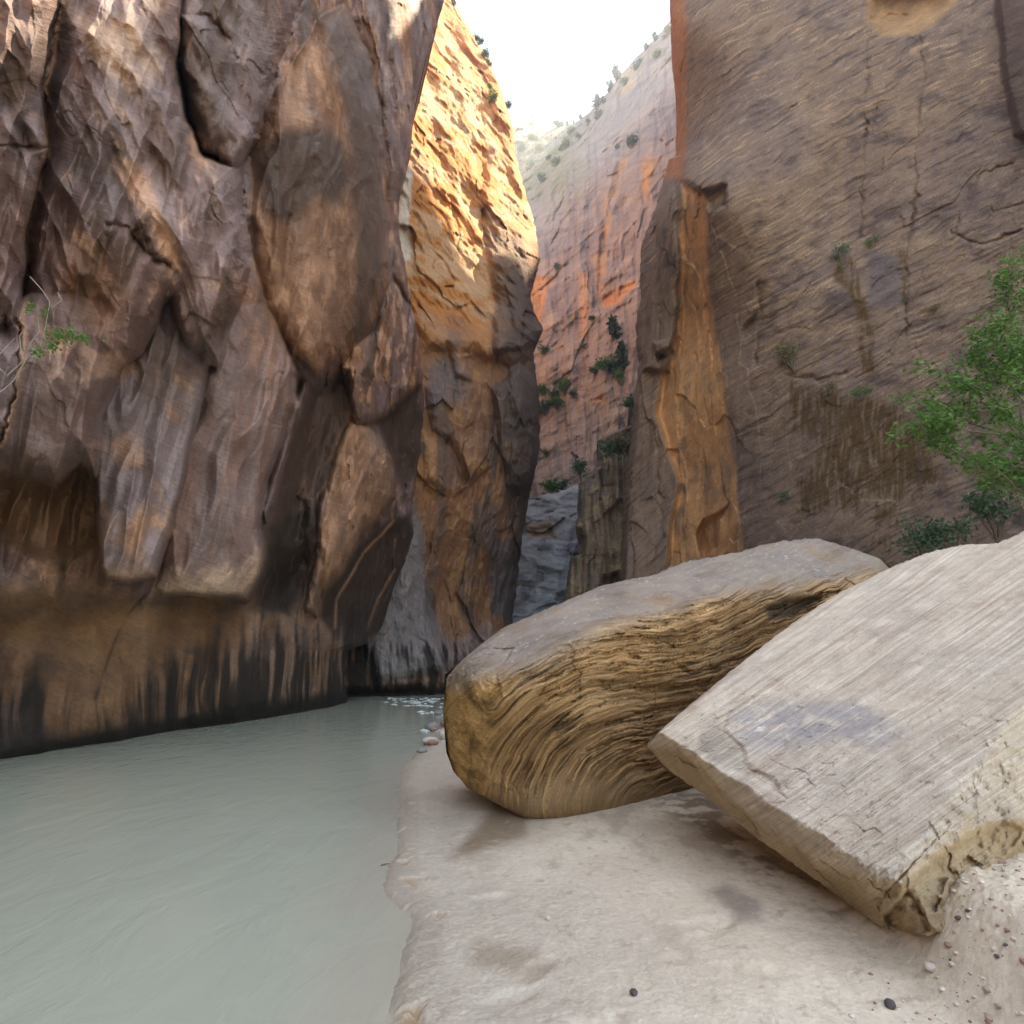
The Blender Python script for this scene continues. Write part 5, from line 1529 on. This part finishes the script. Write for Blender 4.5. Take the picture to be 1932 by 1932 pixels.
for i, (px, py, h, lb, w) in enumerate([(1163, 152, 46, 'tallest dark pine on the right hand canyon skyline', 1.0), (1153, 166, 22, 'short pine just left of the tallest rim pine', 1.2), (1127, 203, 36, 'second dark pine lower down the right hand skyline', 1.2), (1138, 196, 22, 'small pine right of the second rim pine', 1.2),
                                     (1149, 174, 14, 'tiny pine between the two larger rim pines', 1.3), (1219, 92, 16, 'small rounded pine high on the right skyline', 1.6), (1236, 78, 30, 'dark narrow pine near the wall edge at the top', 1.0), (1095, 224, 13, 'small pine near the low point of the skyline', 1.3), (1070, 236, 12, 'tiny dark pine at the notch in the skyline', 1.2), (1082, 233, 8, 'tiniest pine in the skyline notch', 1.3), (1004, 218, 6, 'speck of a pine on the distant peak', 1.4),
                                     (1174, 698, 62, 'tall thin pine on the ledge left of the orange buttress', .9), (1158, 640, 52, 'blue green pine behind the tall ledge pine', 1.1), (1146, 160, 12, 'tiny pine at the foot of the tallest rim pine', 1.2)]):
    conifer(px, py, onC(px, py), h, lb, i, w)
sh = [(1054, 238, 14, M_leaf2, 'round green shrub on the skyline left of the notch', 1.6), (1067, 280, 14, M_sun, 'yellow green shrub patch below the skyline notch', 2.2), (1092, 262, 11, M_sun, 'yellow green shrub on the slope right of the notch', 1.6), (1050, 312, 18, M_sun, 'bright shrub in the gully under the far peak', 1.3), (1024, 342, 14, M_leaf2, 'green shrub at the foot of the far gully', 1.6), (1035, 300, 10, M_leaf2, 'small shrub in the upper far gully', 1.3), (1110, 236, 12, M_sun, 'light shrub on the ridge line below the second pine', 1.4),
      (1193, 275, 26, M_pine, 'dark shrub at the top of the orange streak on the far wall', 1.0), (1052, 512, 18, M_leaf2, 'green shrub on the corner of the far wall', .9), (1117, 606, 14, M_leaf2, 'small shrub at the base of the orange streak', 1.0), (1258, 70, 26, M_sun, 'light green shrub on the rim beside the right wall', 1.0), (1003, 262, 10, M_sun, 'small light shrub under the distant peak', 2.0), (985, 285, 12, M_leaf2, 'dark shrub on the bench left of the far gully', 1.8), (1018, 285, 11, M_sun, 'bright shrub on the bench below the peak', 2.0), (1000, 318, 12, M_leaf2, 'shrub at the left end of the lower bench', 1.8), (1078, 250, 12, M_leaf, 'green shrub right under the skyline notch', 1.8), (1130, 222, 14, M_leaf2, 'dark shrub below the second rim pine', 1.4), (1180, 160, 16, M_leaf, 'green shrub below the tallest rim pine', 1.4), (1205, 125, 16, M_leaf2, 'shrub on the steep rim between pines', 1.4),
      (1240, 108, 22, M_sun, 'pale green shrub hanging below the rim', 1.0), (1165, 340 - 60, 10, M_leaf2, 'small dark shrub on the upper far wall', 1.0),
      (1027, 668, 16, M_leaf2, 'shrub on the ledge under the orange band', 1.6), (1103, 656, 9, M_leaf2, 'little shrub on the ledge right of the orange band', 1.5), (1142, 700, 30, M_leaf, 'bright shrub thicket at the foot of the ledge pine', 1.2), (1160, 706, 26, M_leaf2, 'blue green shrub beside the ledge pine', 1.0), (1169, 722, 28, M_leaf, 'upright shrub below the ledge pine', .7), (1126, 706, 18, M_leaf2, 'low shrub left of the ledge thicket', 1.2),
      (1023, 745, 24, M_leaf, 'left shrub of the lower green ledge', 1.1), (1066, 744, 30, M_leaf, 'tallest shrub of the lower green ledge', .9), (1046, 752, 20, M_leaf2, 'middle shrub of the lower green ledge', 1.1), (1054, 770, 22, M_leaf, 'front shrub of the lower green ledge', 1.2), (1082, 748, 14, M_leaf2, 'right end shrub of the lower green ledge', 1.2), (1027, 782, 24, M_leaf2, 'lowest shrub against the dark middle wall', 1.3), (1037, 768, 16, M_sun, 'yellowish shrub in the lower green ledge', 1.2),
      (1096, 905, 40, M_leaf2, 'dark green shrub above the grey rock slope', .8), (1041, 935, 32, M_leaf, 'bright shrub at the top of the grey rock slope', 1.1), (1060, 930, 24, M_leaf2, 'shrub between the two at the slope top', 1.1), (1112, 915, 26, M_leaf, 'right hand shrub above the grey rock slope', .8), (1030, 862, 14, M_leaf2, 'small shrub on the pink slab above', .8)]
for i, (px, py, h, m, lb, w) in enumerate(sh):
    d = onC(px, py)
    if py > 900: d = min(d, surf(vC, XC, YC, px, py) - 8)
    bush(px, py, d, h, m, lb, 'far', i, wide=w, group='shrubs on the far ledges')
for i, (px, py, h, m, lb, w) in enumerate([(902, 84, 26, M_leaf2, 'upper shrub on the rim of the orange wall', .8), (915, 110, 26, M_leaf2, 'middle shrub on the rim of the orange wall', .8), (922, 124, 20, M_sun, 'lower shrub on the rim of the orange wall', .8), (931, 192, 26, M_sun, 'yellow green shrub clinging to the red band', 1.0), (925, 172, 16, M_sun, 'small yellow shrub above the one on the red band', 1.2), (959, 204, 20, M_leaf2, 'faint shrub at the lower rim of the orange wall', .8), (856, 6, 16, M_sun, 'shrub at the very top of the orange wall', 1.0)]):
    bush(px, py, surf(vB, XB, YB, px, py + 3) - .5, h, m, lb, 'far', i + 2, wide=w, group='shrubs on the orange wall rim')
for i, (px, py, h, m, lb, w, k) in enumerate([(1586, 492, 40, M_leaf2, 'grey green shrub growing from the crack high on the right wall', .9, 'dry'), (1646, 462, 16, M_leaf, 'small tuft right of the crack shrub', 1.8, 'dry'), (1584, 508, 10, M_sun, 'tiny bright tuft under the crack shrub', 1.2, 'leaf'), (1497, 695, 68, M_dry, 'large dry olive shrub on the right wall above the brown stain', .85, 'dry'), (1566, 742, 24, M_dry, 'low dry tuft at the upper edge of the brown stain', 1.2, 'dry'),
                                             (1626, 752, 22, M_leaf, 'green tuft on the small ledge over the brown stain', 1.8, 'dry'), (1482, 948, 22, M_leaf2, 'small green tuft low on the right wall', 1.0, 'dry'), (1706, 572, 12, M_leaf, 'tiny tuft in the vertical crack', .7, 'dry'), (1760, 640 - 50, 14, M_dry, 'thin dry tuft near the tree top', 1.8, 'dry')]):
    bush(px, py, surf(vD, XD, YD, px, py) - .15, h, m, lb, k, i, wide=w, group='tufts on the right wall')
for i, (px, py, d, h, m, lb, w) in enumerate([(1745, 1075, 14, 90, M_leaf2, 'blue green shrub behind the gap between boulder and slab', .8), (1800, 1050, 13.5, 70, M_leaf2, 'second dim shrub behind the slab top', 1.0), (1880, 1015, 13, 100, M_leaf2, 'dim leafy shrub behind the slab near the right edge', .8), (1158, 868, 52, 44, M_leaf2, 'olive shrub crowning the stepped rock tower', 1.0), (1180, 862, 51, 40, M_dry, 'dry shrub beside the one on the rock tower', .9), (1190, 775, 52, 34, M_leaf2, 'dark shrub in the niche above the rock tower', .7)]):
    bush(px, py, d, h, m, lb, 'leaf' if d < 20 else 'far', i, wide=w)


# twiggy plant in the crack of the left wall
def crack_plant():
    d = float(vA[(XA > -5) & (XA < 180) & (YA > 380) & (YA < 740)][:, 1].min()) - .1
    base = at(np.array([40.0]), np.array([585.0]), d)[0]
    t = thing('crack_plant', base, 'small green plant with bare pale twigs in the crack of the left wall', 'plant')
    P_ = lambda *a: [at(np.array([x * .2474 * 1.0]), np.array([383.6 + y * .1655 * 1.4948]), d - dd)[0] - base for x, y, dd in a]
    tw = []
    for pts in ([(230, 560, .1), (320, 660, .1), (380, 750, .1), (340, 980, .05), (250, 1250, 0)], [(440, 680, .12), (470, 740, .14), (400, 790, .1), (370, 800, .08)],
                [(0, 1440, .1), (100, 1360, .1), (200, 1190, .1), (220, 1080, .12), (300, 980, .1), (290, 880, .1), (220, 940, .1)], [(160, 1150, .1), (150, 1010, .1), (190, 950, .12), (240, 960, .12)], [(0, 1150, .1), (110, 1030, .08)], [(0, 1260, .1), (60, 1320, .1)], [(60, 1310, .1), (220, 1160, .1)]):
        q = P_(*pts); tw.append((q, list(np.linspace(.007, .003, len(q)))))
    link('twigs', tubes_mesh('twigs', tw, M_twig), t)
    r_ = np.random.RandomState(2); C1 = []
    for (x, y, sx, sy, n) in ((500, 1010, 110, 60, 260), (640, 1020, 50, 35, 60), (400, 1080, 60, 60, 90), (270, 1140, 50, 50, 60), (340, 820, 50, 40, 40), (230, 810, 40, 50, 40)):
        for k in range(n):
            C1.append(P_((x + r_.normal() * sx * .6, y + r_.normal() * sy * .6, .05 + .15 * r_.rand()))[0])
    link('leaves', leaves('leaves', np.array(C1), .05, M_leaf, 8), t)


crack_plant()


# sticks and bits on the sand
def twig(name, a, b, r, mat, label):
    p = ground_at(np.array([a[0], b[0]], float), np.array([a[1], b[1]], float), .1)
    z = np.maximum(ground_height(p[:, 0], p[:, 1]), .0)
    p = np.stack([ground_at(np.array([q[0]], float), np.array([q[1]], float), zz)[0] for q, zz in zip((a, b), z)])
    m = p.mean(0) + [0, .01, r * .4]
    c = p[0].copy()
    o = link(name, tubes_mesh(name, [([p[0] - c + [0, 0, r * .6], m - c + [0, 0, r * .6], p[1] - c + [0, 0, r * .6]], [r, r * .9, r * .5])], mat), label=label, category='twig', group='twigs on the sand')
    o.location = c


twig('twig', (718, 1634), (735, 1630), .006, M_bark, 'thin dark twig lying at the water edge')
twig('twig', (1601, 1694), (1611, 1711), .004, M_twig, 'pale straw standing out in the shadow under the slab')
twig('twig', (1895, 1711), (1912, 1699), .004, M_twig, 'pale straw lying on the rubble at the right')
twig('twig', (1875, 1720), (1880, 1712), .004, M_bark, 'short dark twig on the rubble at the right')


# ------------------------------------------------------------------ the air in the canyon
def haze():
    m = bpy.data.materials.new('haze'); m.use_nodes = True; nt = m.node_tree; nt.nodes.clear()
    out = nt.nodes.new('ShaderNodeOutputMaterial'); v = nt.nodes.new('ShaderNodeVolumePrincipled')
    v.inputs['Color'].default_value = (.86, .90, 1.0, 1); v.inputs['Density'].default_value = .00075; v.inputs['Anisotropy'].default_value = .35
    nt.links.new(v.outputs[0], out.inputs['Volume'])
    x0, x1, y0, y1, z0, z1 = -420., 420., -420., 520., -2.5, 420.
    c = [(x0, y0, z0), (x1, y0, z0), (x1, y1, z0), (x0, y1, z0), (x0, y0, z1), (x1, y0, z1), (x1, y1, z1), (x0, y1, z1)]
    me = mesh_from('haze', c, [(0, 3, 2, 1), (4, 5, 6, 7), (0, 1, 5, 4), (1, 2, 6, 5), (2, 3, 7, 6), (3, 0, 4, 7)], m, False)
    link('haze', me, kind='stuff', label='thin sunlit haze filling the canyon air', category='haze')


haze()
